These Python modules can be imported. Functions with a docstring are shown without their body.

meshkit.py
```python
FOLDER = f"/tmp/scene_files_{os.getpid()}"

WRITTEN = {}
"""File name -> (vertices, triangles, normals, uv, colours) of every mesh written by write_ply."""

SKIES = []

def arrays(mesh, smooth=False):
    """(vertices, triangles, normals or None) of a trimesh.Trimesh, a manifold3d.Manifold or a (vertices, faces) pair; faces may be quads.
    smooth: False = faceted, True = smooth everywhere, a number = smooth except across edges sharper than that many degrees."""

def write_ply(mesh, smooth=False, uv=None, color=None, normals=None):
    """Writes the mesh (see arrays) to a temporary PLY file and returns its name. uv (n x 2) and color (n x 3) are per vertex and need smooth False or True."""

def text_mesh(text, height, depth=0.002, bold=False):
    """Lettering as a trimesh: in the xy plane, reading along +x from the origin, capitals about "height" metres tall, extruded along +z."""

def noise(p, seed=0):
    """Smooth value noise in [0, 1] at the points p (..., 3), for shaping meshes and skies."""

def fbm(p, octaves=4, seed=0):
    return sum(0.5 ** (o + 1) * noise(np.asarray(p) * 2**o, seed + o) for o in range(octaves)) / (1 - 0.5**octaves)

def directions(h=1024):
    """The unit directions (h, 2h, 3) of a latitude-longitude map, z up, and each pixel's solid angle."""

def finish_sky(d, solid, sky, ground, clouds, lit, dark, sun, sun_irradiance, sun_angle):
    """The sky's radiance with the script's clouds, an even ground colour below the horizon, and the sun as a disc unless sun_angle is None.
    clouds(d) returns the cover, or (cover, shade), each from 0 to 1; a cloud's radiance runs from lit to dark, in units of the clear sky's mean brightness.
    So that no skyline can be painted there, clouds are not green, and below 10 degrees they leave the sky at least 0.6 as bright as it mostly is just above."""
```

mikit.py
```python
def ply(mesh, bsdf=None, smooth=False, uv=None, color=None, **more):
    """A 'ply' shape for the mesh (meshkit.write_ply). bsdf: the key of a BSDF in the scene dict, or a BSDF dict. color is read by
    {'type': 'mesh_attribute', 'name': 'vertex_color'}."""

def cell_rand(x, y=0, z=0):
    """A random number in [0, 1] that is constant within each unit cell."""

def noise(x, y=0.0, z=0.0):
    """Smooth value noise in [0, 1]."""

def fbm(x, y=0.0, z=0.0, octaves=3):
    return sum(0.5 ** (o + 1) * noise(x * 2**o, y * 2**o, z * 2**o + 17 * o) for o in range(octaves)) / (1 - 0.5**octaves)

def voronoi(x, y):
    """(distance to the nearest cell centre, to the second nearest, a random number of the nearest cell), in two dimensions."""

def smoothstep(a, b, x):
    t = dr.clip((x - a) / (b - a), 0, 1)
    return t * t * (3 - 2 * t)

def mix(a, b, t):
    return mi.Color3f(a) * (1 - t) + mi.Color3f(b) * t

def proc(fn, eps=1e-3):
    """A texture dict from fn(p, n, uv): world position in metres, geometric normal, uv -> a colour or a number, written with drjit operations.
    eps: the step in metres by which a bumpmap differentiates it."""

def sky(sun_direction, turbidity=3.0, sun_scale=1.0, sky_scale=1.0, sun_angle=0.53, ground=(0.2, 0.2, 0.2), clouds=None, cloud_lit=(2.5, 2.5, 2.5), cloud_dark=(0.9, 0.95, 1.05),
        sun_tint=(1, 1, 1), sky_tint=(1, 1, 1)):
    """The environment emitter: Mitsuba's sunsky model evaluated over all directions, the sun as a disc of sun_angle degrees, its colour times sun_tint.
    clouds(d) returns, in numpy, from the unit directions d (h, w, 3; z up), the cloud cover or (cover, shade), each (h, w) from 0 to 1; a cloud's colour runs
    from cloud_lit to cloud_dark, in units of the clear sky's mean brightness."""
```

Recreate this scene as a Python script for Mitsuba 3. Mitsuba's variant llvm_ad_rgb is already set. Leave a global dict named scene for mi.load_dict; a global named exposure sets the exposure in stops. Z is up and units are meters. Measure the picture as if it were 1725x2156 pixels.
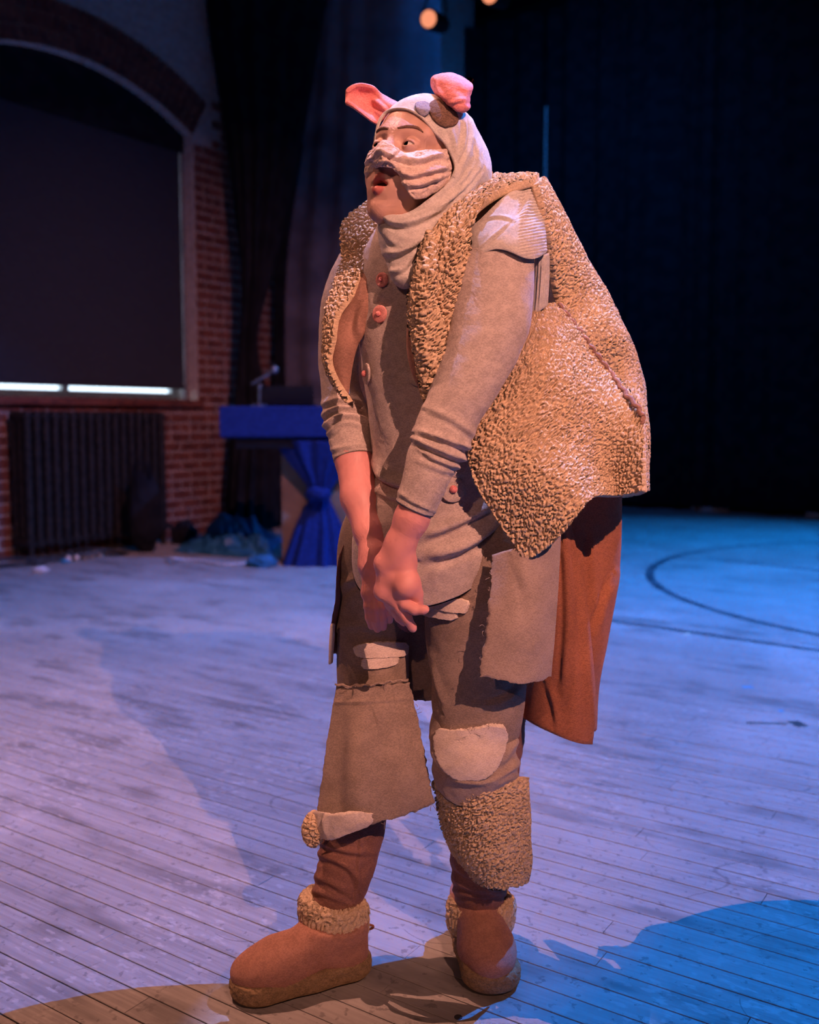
import math, numpy as np, trimesh, mitsuba as mi, drjit as dr, mikit, meshkit
from scipy.interpolate import CubicSpline
from scipy.spatial import cKDTree
T = mi.ScalarTransform4f
scene, labels = {}, {}
exposure = 0.0

# ---------------------------------------------------------------- camera
FOC, CX, CY = 2060.0, 862.5, 1078.0
PITCH = math.atan(198 / 2060.0)
CP, SP = math.cos(PITCH), math.sin(PITCH)
scene['camera'] = {'type': 'thinlens', 'fov': 2 * math.degrees(math.atan(862.5 / FOC)), 'fov_axis': 'x',
                   'aperture_radius': 0.0055, 'focus_distance': 1.62, 'near_clip': 0.05, 'far_clip': 60.0,
                   'to_world': T().look_at(origin=[0, 0, 1], target=[0, CP, 1 - SP], up=[0, 0, 1])}

# ---------------------------------------------------------------- stage lights, some of them added fills (spots hung outside the frame)
def spot(key, pos, at, rgb, cutoff, beam):
    scene[key] = {'type': 'spot', 'to_world': T().look_at(origin=pos, target=at, up=[0, 0.1, 1]),
                  'intensity': {'type': 'rgb', 'value': list(rgb)}, 'cutoff_angle': cutoff, 'beam_width': beam}
PEACH = np.array([1.0, 0.45, 0.315])
spot('key_spot', [1.45, -1.4, 3.15], [0.05, 1.66, 1.14], PEACH * 66, 14, 8)
spot('front_fill', [-1.5, -2.3, 2.7], [0.0, 1.66, 1.02], PEACH * 11, 14, 8)  # added weak fill, lifts the shaded torso and far lapel
spot('side_spot', [-2.0, 2.7, 4.8], [0.1, 2.6, 0.0], np.array([1.0, 0.43, 0.29]) * 54, 44, 15)
spot('blue_spot', [2.8, 4.05, 5.2], [0.5, 3.0, 0.0], [0.4, 46, 185], 48, 28)
spot('rim_spot', [0.50, 2.45, 5.4], [0.14, 1.71, 1.36], [46, 58, 122], 4.3, 3.0)
spot('far_blue_spot', [4.6, 8.2, 4.6], [2.6, 6.9, 0.0], [1.0, 40, 150], 36, 10)
spot('added_curtain_spot', [0.9, 7.0, 5.2], [2.0, 11.6, 3.0], [0.2, 5.5, 24], 40, 12)  # added blue lamp for the strip at the curtain gap and the curtains
spot('wall_fill', [0.6, 2.6, 4.6], [-1.9, 8.0, 0.35], [42, 17, 20], 25, 8)  # added dim warm lamp that brightens the brick wall

# ---------------------------------------------------------------- helpers
def P(px, py, Y):
    """The point at depth Y seen at a pixel of the photograph."""
    a, b = (px - CX) / FOC, (py - CY) / FOC
    t = Y / (CP - SP * b)
    return np.array([a * t, Y, 1 + (-SP - CP * b) * t])
def G(px, py, z=0.0):
    """The point at height z seen at a pixel."""
    a, b = (px - CX) / FOC, (py - CY) / FOC
    t = (z - 1) / (-SP - CP * b)
    return np.array([a * t, (CP - SP * b) * t, z])
def pix(p):
    p = np.asarray(p, float)
    x, y, z = p[..., 0], p[..., 1], p[..., 2] - 1
    d = CP * y - SP * z
    return np.stack([CX + FOC * x / d, CY - FOC * (SP * y + CP * z) / d], -1)
def free(name):
    if name not in scene and name not in labels: return name
    k = 1
    while '%s_%03d' % (name, k) in scene or '%s_%03d' % (name, k) in labels: k += 1
    return '%s_%03d' % (name, k)
def tag(key, label=None, category=None, group=None, kind=None):
    d = {}
    if label: d['label'] = label
    if category: d['category'] = category
    if group: d['group'] = group
    if kind: d['kind'] = kind
    if d: labels[key] = d
def thing(name, label, category, group=None):
    key = free(name); tag(key, label, category, group); return key
def add(name, mesh, bsdf, smooth=30, parent=None, label=None, category=None, group=None, kind=None, uv=None, color=None, **more):
    key = free((parent + '__' + name) if parent else name)
    scene[key] = mikit.ply(mesh, bsdf, smooth, uv=uv, color=color, **more)
    tag(key, label, category, group, kind)
    return key
def again(name, like, parent):
    key = free(parent + '__' + name); scene[key] = scene[like]; return key
def V(*a): return np.array(a, float)
def unit(v): v = np.asarray(v, float); return v / np.maximum(np.linalg.norm(v, axis=-1, keepdims=True), 1e-12)
def sst(a, b, x): t = np.clip((x - a) / (b - a), 0, 1); return t * t * (3 - 2 * t)
def cat(ms): return trimesh.util.concatenate(ms)
def box(lo, hi, R=None, o=None, bevel=0.0):
    """An axis box, its top edges bevelled, turned by R and moved to o."""
    lo, hi = np.array(lo, float), np.array(hi, float)
    if bevel:
        b = bevel
        ring = lambda x0, y0, x1, y1, z: [[x0, y0, z], [x1, y0, z], [x1, y1, z], [x0, y1, z]]
        v = np.array(ring(lo[0] + b, lo[1] + b, hi[0] - b, hi[1] - b, lo[2]) + ring(lo[0], lo[1], hi[0], hi[1], lo[2] + b)
                     + ring(lo[0], lo[1], hi[0], hi[1], hi[2] - b) + ring(lo[0] + b, lo[1] + b, hi[0] - b, hi[1] - b, hi[2]))
        f = [[3, 2, 1], [3, 1, 0], [12, 13, 14], [12, 14, 15]]
        for k in range(3):
            for i in range(4):
                a, c = 4 * k + i, 4 * k + (i + 1) % 4
                f += [[a, c, c + 4], [a, c + 4, a + 4]]
        m = trimesh.Trimesh(v, f, process=False)
    else:
        m = trimesh.creation.box(extents=hi - lo); m.apply_translation((lo + hi) / 2)
    if R is not None:
        m.vertices = m.vertices @ np.asarray(R, float).T
        if m.volume < 0: m.invert()
    if o is not None: m.apply_translation(o)
    return m
def grid_faces(nr, nc, closed=False):
    i, j = np.meshgrid(np.arange(nr - 1), np.arange(nc if closed else nc - 1), indexing='ij')
    a = i * nc + j; b = i * nc + (j + 1) % nc
    return np.concatenate([np.stack([a, b, b + nc], -1).reshape(-1, 3), np.stack([a, b + nc, a + nc], -1).reshape(-1, 3)])
def spl(x, t):
    """Natural cubic spline of rows x at chord-length positions t in [0, 1]."""
    x = np.asarray(x, float)
    c = x.reshape(len(x), -1)
    d = np.r_[0, np.cumsum(np.maximum(np.linalg.norm(np.diff(c, axis=0), axis=1), 1e-6))]
    d /= d[-1]
    return (CubicSpline(d, x, axis=0, bc_type='natural') if len(x) > 2 else lambda q: x[0] + np.asarray(q)[..., None] * (x[1] - x[0]))(t)
def normals_of(g):
    du, dv = np.gradient(g, axis=1), np.gradient(g, axis=0)
    return unit(np.cross(du, dv))
def tube(pts, rad, n=12, cap=True):
    """A round tube through the points; rad a number or one per point."""
    pts = np.asarray(pts, float); m = len(pts)
    rad = np.broadcast_to(rad, m)
    tan = unit(np.gradient(pts, axis=0))
    ref = V(0, 0, 1) if abs(tan[:, 2]).mean() < 0.8 else V(1, 0, 0)
    e1 = unit(np.cross(tan, ref)); e2 = np.cross(tan, e1)
    a = np.arange(n) * 2 * np.pi / n
    g = pts[:, None] + rad[:, None, None] * (np.cos(a)[None, :, None] * e1[:, None] + np.sin(a)[None, :, None] * e2[:, None])
    v, f = g.reshape(-1, 3), grid_faces(m, n, True)
    if cap:
        v = np.vstack([v, pts[:1], pts[-1:]]); k = np.arange(n); q = m * n
        f = np.vstack([f, np.stack([k, np.full(n, q), (k + 1) % n], 1), np.stack([(m - 1) * n + (k + 1) % n, np.full(n, q + 1), (m - 1) * n + k], 1)])
    t = trimesh.Trimesh(v, f, process=False)
    if t.volume < 0: t.invert()
    return t
def line(pts, n=40): return spl(np.asarray(pts, float), np.linspace(0, 1, n))
def fb(p, s, oct=3, seed=0): return meshkit.fbm(np.asarray(p) * s, oct, seed) - 0.5
def nz(p, s, seed=0): return meshkit.noise(np.asarray(p) * s, seed) - 0.5
# ---------------------------------------------------------------- materials
def rgb(*c): return {'type': 'rgb', 'value': list(c)}
def mat(key, color, rough=0.8, bump=None, spec=0.3, eps=1e-3, **more):
    base = rgb(*color) if isinstance(color, (tuple, list)) else mikit.proc(color)
    d = {'type': 'principled', 'base_color': base, 'roughness': rough, 'specular': spec, **more}
    if bump: d = {'type': 'bumpmap', 'scale': 1.0, 'arbitrary': mikit.proc(bump, eps), 'bsdf': d}
    scene[key] = d
    return key
N3, FBM, MIX, SS = mikit.noise, mikit.fbm, mikit.mix, mikit.smoothstep
def mottled(c1, c2, s, oct=3):
    return lambda p, n, uv: MIX(c1, c2, SS(0.3, 0.7, FBM(p.x * s, p.y * s, p.z * s, oct)))

UB = V(-0.833, 0.553, 0)          # the way the floor boards run
UW = V(0.553, 0.833, 0)           # along the brick wall, into the stage
BOARD = 0.0575
def row_length(r): return 0.8 + 1.1 * ((r * 0.7548777) % 1.0)
def floor_color(p, n, uv):
    w = p.x * 0.553 + p.y * 0.833; l = -p.x * 0.833 + p.y * 0.553
    r = dr.floor(w / BOARD)
    q = r * 0.7548777; L = 0.8 + 1.1 * (q - dr.floor(q))
    tone = mikit.cell_rand(r, dr.floor(l / L + r * 0.618034))
    grain = FBM(l * 7, w * 190, 3.0, 3)
    c = MIX((0.25, 0.235, 0.23), (0.36, 0.345, 0.335), 0.42 * tone + 0.58 * SS(0.25, 0.75, grain))
    worn = FBM(p.x * 1.7 + 3, p.y * 1.7, 1.0, 5)
    c = MIX(c, (0.42, 0.405, 0.395), 0.6 * SS(0.45, 0.75, worn))
    grime = SS(0.50, 0.80, FBM(l * 5, w * 14, 9.0, 5))
    c = MIX(c, (0.13, 0.12, 0.12), 0.62 * grime)
    speck = SS(0.66, 0.80, FBM(p.x * 75, p.y * 75, 5.0, 4))
    c = MIX(c, (0.15, 0.14, 0.14), 0.6 * speck)
    pale = SS(0.60, 0.78, FBM(l * 40, w * 90, 4.0, 3)) * SS(0.45, 0.65, N3(p.x * 4, p.y * 4, 8.0))
    c = MIX(c, (0.50, 0.48, 0.465), 0.5 * pale)
    scratch = SS(0.012, 0.003, dr.abs(N3(p.x * 5 + 3 * p.y, p.y * 6 - 2 * p.x, 2.0) - 0.5)) * SS(0.60, 0.72, N3(p.x * 9, p.y * 9, 31.0))
    return MIX(c, (0.14, 0.13, 0.13), 0.55 * scratch)
mat('floor_wood', floor_color, 0.52, spec=0.35, bump=lambda p, n, uv: 0.0004 * FBM((-p.x * 0.833 + p.y * 0.553) * 12, (p.x * 0.553 + p.y * 0.833) * 220, 0.0, 2))
mat('floor_under', (0.012, 0.011, 0.012), 0.9)
mat('floor_paint', mottled((0.03, 0.035, 0.05), (0.08, 0.085, 0.10), 14.0), 0.6)
def brick_color(p, n, uv):
    k = mikit.cell_rand(dr.floor(p.z / 0.08), dr.floor((p.x * 0.553 + p.y * 0.833) / 0.22))
    c = MIX((0.17, 0.055, 0.04), (0.28, 0.10, 0.065), k)
    return MIX(c, (0.11, 0.045, 0.04), SS(0.45, 0.75, FBM(p.x * 25, p.y * 25, p.z * 25, 3)))
mat('brick', brick_color, 0.85, bump=lambda p, n, uv: 0.003 * FBM(p.x * 70, p.y * 70, p.z * 70, 3))
mat('mortar', mottled((0.48, 0.42, 0.39), (0.62, 0.55, 0.51), 30.0), 0.95)
mat('black_drape', mottled((0.012, 0.013, 0.017), (0.02, 0.021, 0.026), 9.0), 0.95, spec=0.1)
mat('grey_drape', mottled((0.15, 0.14, 0.16), (0.25, 0.23, 0.26), 4.0, 4), 0.95, spec=0.1)
mat('black_iron', mottled((0.012, 0.012, 0.012), (0.03, 0.026, 0.024), 40.0), 0.5)
mat('black_plastic', (0.015, 0.015, 0.017), 0.45)
mat('blue_cloth', mottled((0.010, 0.028, 0.16), (0.016, 0.04, 0.21), 60.0), 0.8, spec=0.15)
mat('tarp', mottled((0.02, 0.13, 0.26), (0.04, 0.20, 0.38), 12.0), 0.4)
mat('plywood', mottled((0.24, 0.16, 0.10), (0.32, 0.22, 0.14), 6.0), 0.7)
mat('steel', (0.45, 0.46, 0.48), 0.35, metallic=0.9)
mat('shade_fabric', mottled((0.036, 0.042, 0.056), (0.046, 0.053, 0.07), 50.0), 0.9)
mat('white_paint', mottled((0.5, 0.5, 0.5), (0.62, 0.62, 0.6), 8.0), 0.6)
mat('warm_bulb', (0.9, 0.72, 0.58), 0.4)
mat('white_scrap', (0.75, 0.73, 0.75), 0.6)
mat('blue_tape', (0.05, 0.35, 0.6), 0.5)
mat('cream_scrap', (0.72, 0.68, 0.5), 0.6)
mat('cable', (0.05, 0.05, 0.055), 0.5)
mat('ceiling_black', (0.015, 0.015, 0.017), 0.95)

# ---------------------------------------------------------------- floor of strip boards
RF = np.stack([UB, UW, V(0, 0, 1)], 1)     # board frame to world
def seen(pts, m=40):
    q = pix(pts)
    return (pts[:, 1] > 0.8) & (q[:, 0] > -m) & (q[:, 0] < 1725 + m) & (q[:, 1] < 2156 + 1.5 * m) & (q[:, 1] > 1000)
tag(add('floor', box([-12, -12, -0.05], [12, 16, -0.011], RF), 'floor_under', False), kind='structure')
near, far = [], []
rng = np.random.default_rng(4)
for r in range(8, 215):
    L, off = row_length(r), (r * 0.618034)
    for k in range(int(math.floor(-6.5 / L + off)), int(math.ceil(10.5 / L + off)) + 1):
        l0, l1, w = (k - off) * L, (k + 1 - off) * L, (r + 0.5) * BOARD
        ls = np.linspace(l0, l1, 9)
        pts = ls[:, None] * UB + w * UW
        if pts[:, 1].max() > 13 or pts[:, 1].min() < -1: continue
        q = pix(np.stack([pts - UW * 0.028, pts + UW * 0.028]))
        ok = seen(pts)
        tall = abs(q[0, :, 1] - q[1, :, 1])[ok].max() if ok.any() else 0
        m = box([l0 + 0.0004, w - BOARD / 2 + 0.0011, -0.0105], [l1 - 0.0006, w + BOARD / 2 - 0.0011, rng.uniform(-0.0006, 0.0002)], RF, bevel=0.0006)
        (near if tall > 9 else far).append((tall, m))
near.sort(key=lambda t: -t[0])
for tall, m in near[:300]:
    add('board', m, 'floor_wood', False, 'floor')
rest = [m for _, m in near[300:] + far]
tag(add('far_boards', cat(rest), 'floor_wood', False, 'floor'), kind='stuff')
print('boards', len(near), len(far))

# dark painted court lines on the boards
def ribbon(path, width, z0, z1):
    path = np.asarray(path, float)[:, :2]
    t = unit(np.gradient(path, axis=0)); nn = np.stack([-t[:, 1], t[:, 0]], 1)
    a, b = path + nn * width / 2, path - nn * width / 2
    m = len(path)
    v = np.vstack([np.c_[a, np.full(m, z1)], np.c_[b, np.full(m, z1)], np.c_[a, np.full(m, z0)], np.c_[b, np.full(m, z0)]])
    f = []
    for i in range(m - 1):
        for p0, p1 in ((0, m), (m, 3 * m), (3 * m, 2 * m), (2 * m, 0)):
            f += [[p0 + i, p1 + i, p1 + i + 1], [p0 + i, p1 + i + 1, p0 + i + 1]]
    f += [[0, 2 * m, 3 * m], [0, 3 * m, m], [m - 1, 2 * m - 1, 4 * m - 1], [m - 1, 4 * m - 1, 3 * m - 1]]
    return trimesh.Trimesh(v, f, process=False)
CC, CR = V(3.631, 5.72), 2.147
a = np.linspace(0, 2 * np.pi, 121)
add('painted_line', ribbon(np.c_[CC[0] + CR * np.cos(a), CC[1] + CR * np.sin(a)], 0.055, -0.002, 0.0007), 'floor_paint', False, 'floor', label='dark painted circle line')
g0, g1 = G(1290, 1307), G(1725, 1370)
add('painted_line', ribbon([g0 + (g0 - g1) * 0.02, (g0 + g1) / 2, g1 + (g1 - g0) * 1.2], 0.045, -0.002, 0.0007), 'floor_paint', False, 'floor', label='dark painted straight line')
g0, g1 = G(1490, 1176), G(1725, 1201)
add('painted_line', ribbon([g0, (g0 + g1) / 2, g1 + (g1 - g0) * 0.8], 0.05, -0.002, 0.0007), 'floor_paint', False, 'floor', label='dark painted line inside the circle')

# ---------------------------------------------------------------- brick wall with an arched window
W0 = V(-2.869, 6.788, 0)
NW = V(0.833, -0.553, 0)          # out of the wall, into the room
RW = np.stack([UW, NW, V(0, 0, 1)], 1)
def on_wall(px, py, off=0.0):
    """(along the wall, height) where a pixel meets the plane off metres before the wall."""
    d = P(px, py, 1.0) - V(0, 0, 1)
    t = ((W0 + NW * off - V(0, 0, 1)) @ NW) / (d @ NW)
    q = V(0, 0, 1) + d * t - W0
    return q @ UW, q[2]
S_R, _ = on_wall(412, 560)
_, Z_SPRING = on_wall(428, 292)
_, Z_SILL = on_wall(200, 838)
sa, za = on_wall(0, 152)
WIN_W = 2.3
S_L = S_R - WIN_W
# segmental arch through both springings and the crown seen at the left of the frame
S_M = (S_L + S_R) / 2
rise = 0.30
ARC_R = (rise ** 2 + (WIN_W / 2) ** 2) / (2 * rise)
ARC_C = (S_M, Z_SPRING + rise - ARC_R)
print('window', S_L, S_R, Z_SPRING, Z_SILL, 'arch at left', sa, za, 'model', ARC_C[1] + math.sqrt(max(ARC_R ** 2 - (sa - S_M) ** 2, 0)))
def in_window(s, z):
    if not (S_L < s < S_R) or z < Z_SILL: return False
    return z < Z_SPRING or (s - ARC_C[0]) ** 2 + (z - ARC_C[1]) ** 2 < ARC_R ** 2
def in_arch(s, z, grow):
    """Inside the arch ring of voussoirs."""
    return z > Z_SPRING - 0.03 and (s - ARC_C[0]) ** 2 + (z - ARC_C[1]) ** 2 < (ARC_R + grow) ** 2 and abs(s - S_M) < WIN_W / 2 + grow * 0.55
# the wall itself: mortar body with the opening cut through
from shapely.geometry import Polygon
th = np.linspace(math.asin(WIN_W / 2 / ARC_R), -math.asin(WIN_W / 2 / ARC_R), 40)
hole = [(S_L, Z_SILL), (S_R, Z_SILL), (S_R, Z_SPRING)] + [(ARC_C[0] + ARC_R * math.sin(t), ARC_C[1] + ARC_R * math.cos(t)) for t in th] + [(S_L, Z_SPRING)]
wall = trimesh.creation.extrude_polygon(Polygon([(-3.5, 0), (6.6, 0), (6.6, 6.0), (-3.5, 6.0)], [hole]), 0.40, engine='earcut')
wv = wall.vertices.copy()
wall.vertices = W0 + wv[:, :1] * UW + (wv[:, 2:] - 0.40 - 0.006) * NW + wv[:, 1:2] * V(0, 0, 1)
if wall.volume < 0: wall.invert()
tag(add('wall_left', wall, 'mortar', False), kind='structure')
COURSE, BL = 0.080, 0.215
brick_box = box([0.005, -0.05, 0.005], [BL - 0.005, 0.006, COURSE - 0.005], bevel=0.004)
bricks = []
for c in range(0, 46):
    z = c * COURSE
    header = c % 6 == 5
    step = BL / 2 if header else BL
    off = 0 if c % 2 else BL / 2
    for k in range(-34, 60 if header else 30):
        s = k * step + (0 if header else off)
        if s < -3.4 or s > 5.6: continue
        e0, e1 = s, s + step
        if any(in_window(x, z + COURSE / 2) for x in (e0 + 0.02, e1 - 0.02)):
            if all(in_window(x, z + COURSE / 2) for x in (e0 + 0.02, e1 - 0.02)): continue
            if in_window(e0 + 0.02, z + COURSE / 2): e0 = S_R if z < Z_SPRING else e1
            else: e1 = S_L if z < Z_SPRING else e0
        if any(in_arch(x, zz, 0.34) for x in (s + 0.03, s + step - 0.03) for zz in (z + 0.01, z + COURSE - 0.01)): continue
        if e1 - e0 < 0.05: continue
        m = box([e0 + 0.008, -0.05, z + 0.008], [e1 - 0.008, 0.000 + 0.004 * rng.random(), z + COURSE - 0.008], RW, W0)
        mid = W0 + UW * (e0 + e1) / 2 + V(0, 0, z + COURSE / 2)
        bricks.append((mid, m))
for ring in range(3):                       # three rings of header bricks over the opening
    r0 = ARC_R + 0.005 + ring * 0.112
    n = int(2 * math.asin(WIN_W / 2 / ARC_R) * r0 / 0.075)
    for k in range(n):
        t = -math.asin(WIN_W / 2 / ARC_R) + (k + 0.5) * 2 * math.asin(WIN_W / 2 / ARC_R) / n
        R2 = np.stack([math.cos(t) * UW - math.sin(t) * V(0, 0, 1), NW, math.sin(t) * UW + math.cos(t) * V(0, 0, 1)], 1)
        o = W0 + UW * ARC_C[0] + V(0, 0, ARC_C[1])
        m = box([-0.033, -0.10, r0], [0.033, 0.004 + 0.004 * rng.random(), r0 + 0.104], R2, o)
        bricks.append((o + (math.sin(t) * UW + math.cos(t) * V(0, 0, 1)) * (r0 + 0.05), m))
def brick_rank(mid):
    q = pix(mid)
    if not (-60 < q[0] < 540 and -40 < q[1] < 1200): return 1e9
    if 40 < q[0] < 345 and q[1] > 870: return 1e6
    return np.linalg.norm(mid - V(0, 0, 1)) - (4 if q[1] > 820 and q[0] > 340 else 0)
bricks.sort(key=lambda t: brick_rank(t[0]))
for mid, m in bricks[:300]: add('brick', m, 'brick', False, 'wall_left')
tag(add('other_bricks', cat([m for _, m in bricks[300:]]), 'brick', False, 'wall_left'), kind='stuff')
print('bricks', len(bricks))

def wallbox(s0, s1, n0, n1, z0, z1, bevel=0.0): return box([s0, n0, z0], [s1, n1, z1], RW, W0, bevel)
# window: wooden frame, pane and a lowered roller shade
tag('window_1', kind='structure')
fr = cat([wallbox(S_R - 0.07, S_R, -0.33, -0.25, Z_SILL, Z_SPRING + 0.25), wallbox(S_L, S_L + 0.07, -0.33, -0.25, Z_SILL, Z_SPRING + 0.25),
          wallbox(S_L, S_R, -0.33, -0.25, Z_SILL, Z_SILL + 0.06), wallbox(S_M - 0.03, S_M + 0.03, -0.33, -0.25, Z_SILL, Z_SPRING + 0.4)])
add('frame', fr, 'white_paint', False, 'window_1')
add('sill', wallbox(S_L - 0.02, S_R + 0.02, -0.36, 0.045, Z_SILL - 0.06, Z_SILL + 0.001, 0.008), 'brick', False, 'window_1')
pane = wallbox(S_L + 0.02, S_R - 0.02, -0.305, -0.30, Z_SILL + 0.02, Z_SPRING + 0.36)
scene['window_1__pane'] = {**mikit.ply(pane, 'white_paint', False), 'emitter': {'type': 'area', 'radiance': rgb(1.5, 1.9, 2.3)}}
s_edge, _ = on_wall(385, 560, -0.12)
_, z_bot = on_wall(200, 806, -0.12)
_, z_top = on_wall(380, 322, -0.12)
sh = thing('roller_shade', 'dark navy roller shade pulled down in the arched brick window', 'window shade')
add('fabric', wallbox(S_L + 0.05, s_edge - 0.012, -0.125, -0.121, z_bot, z_top), 'shade_fabric', False, sh)
add('bottom_bar', wallbox(S_L + 0.05, s_edge - 0.012, -0.132, -0.112, z_bot - 0.03, z_bot, 0.005), 'shade_fabric', False, sh)
add('edge_channel', wallbox(s_edge - 0.006, s_edge + 0.022, -0.16, -0.112, Z_SILL, z_top, 0.004), 'grey_drape', False, sh, label='grey side channel of the shade')
add('valance', wallbox(S_L + 0.02, S_R - 0.01, -0.28, -0.10, z_top, Z_SPRING + 0.44, 0.01), 'black_drape', False, sh, label='black boxed valance above the shade')

# ---------------------------------------------------------------- back wall, ceiling and side walls of the black box
BK0 = V(2.417, 11.081, 0) + UW * 0.6
RB = np.stack([-UB, UW, V(0, 0, 1)], 1)
tag(add('wall_back', box([-4, 0, 0], [9, 0.2, 6], RB, BK0), 'black_drape', False), kind='structure')
tag(add('ceiling', box([-14, -12, 6.0], [14, 16, 6.2], RF), 'ceiling_black', False), kind='structure')
def drape(path, z0, z1, amp, wave, seed, n=400, rows=40, thick=0.004, gather=None):
    """A hanging curtain along the plan path with vertical folds."""
    path = np.asarray(path, float)
    c = spl(path, np.linspace(0, 1, n)) if len(path) > 2 else path[0] + np.linspace(0, 1, n)[:, None] * (path[1] - path[0])
    t = unit(np.gradient(c, axis=0)); nn = np.stack([-t[:, 1], t[:, 0]], 1)
    l = np.r_[0, np.cumsum(np.linalg.norm(np.diff(c, axis=0), axis=1))]
    r = np.random.default_rng(seed)
    ph = l / wave * 2 * np.pi + 1.6 * np.interp(l, np.linspace(0, l[-1], 12), r.normal(size=12))
    zs = np.linspace(z0, z1, rows)
    out = []
    for z in zs:
        h = (z - z0) / (z1 - z0)
        a = amp * (0.75 + 0.25 * (1 - h)) * (np.sin(ph) + 0.35 * np.sin(2.3 * ph + 1.0 + h))
        cc = c.copy()
        out.append(np.c_[cc + nn * a[:, None], np.full(n, z)])
    g = np.array(out)
    return sheet(g, thick)
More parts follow.
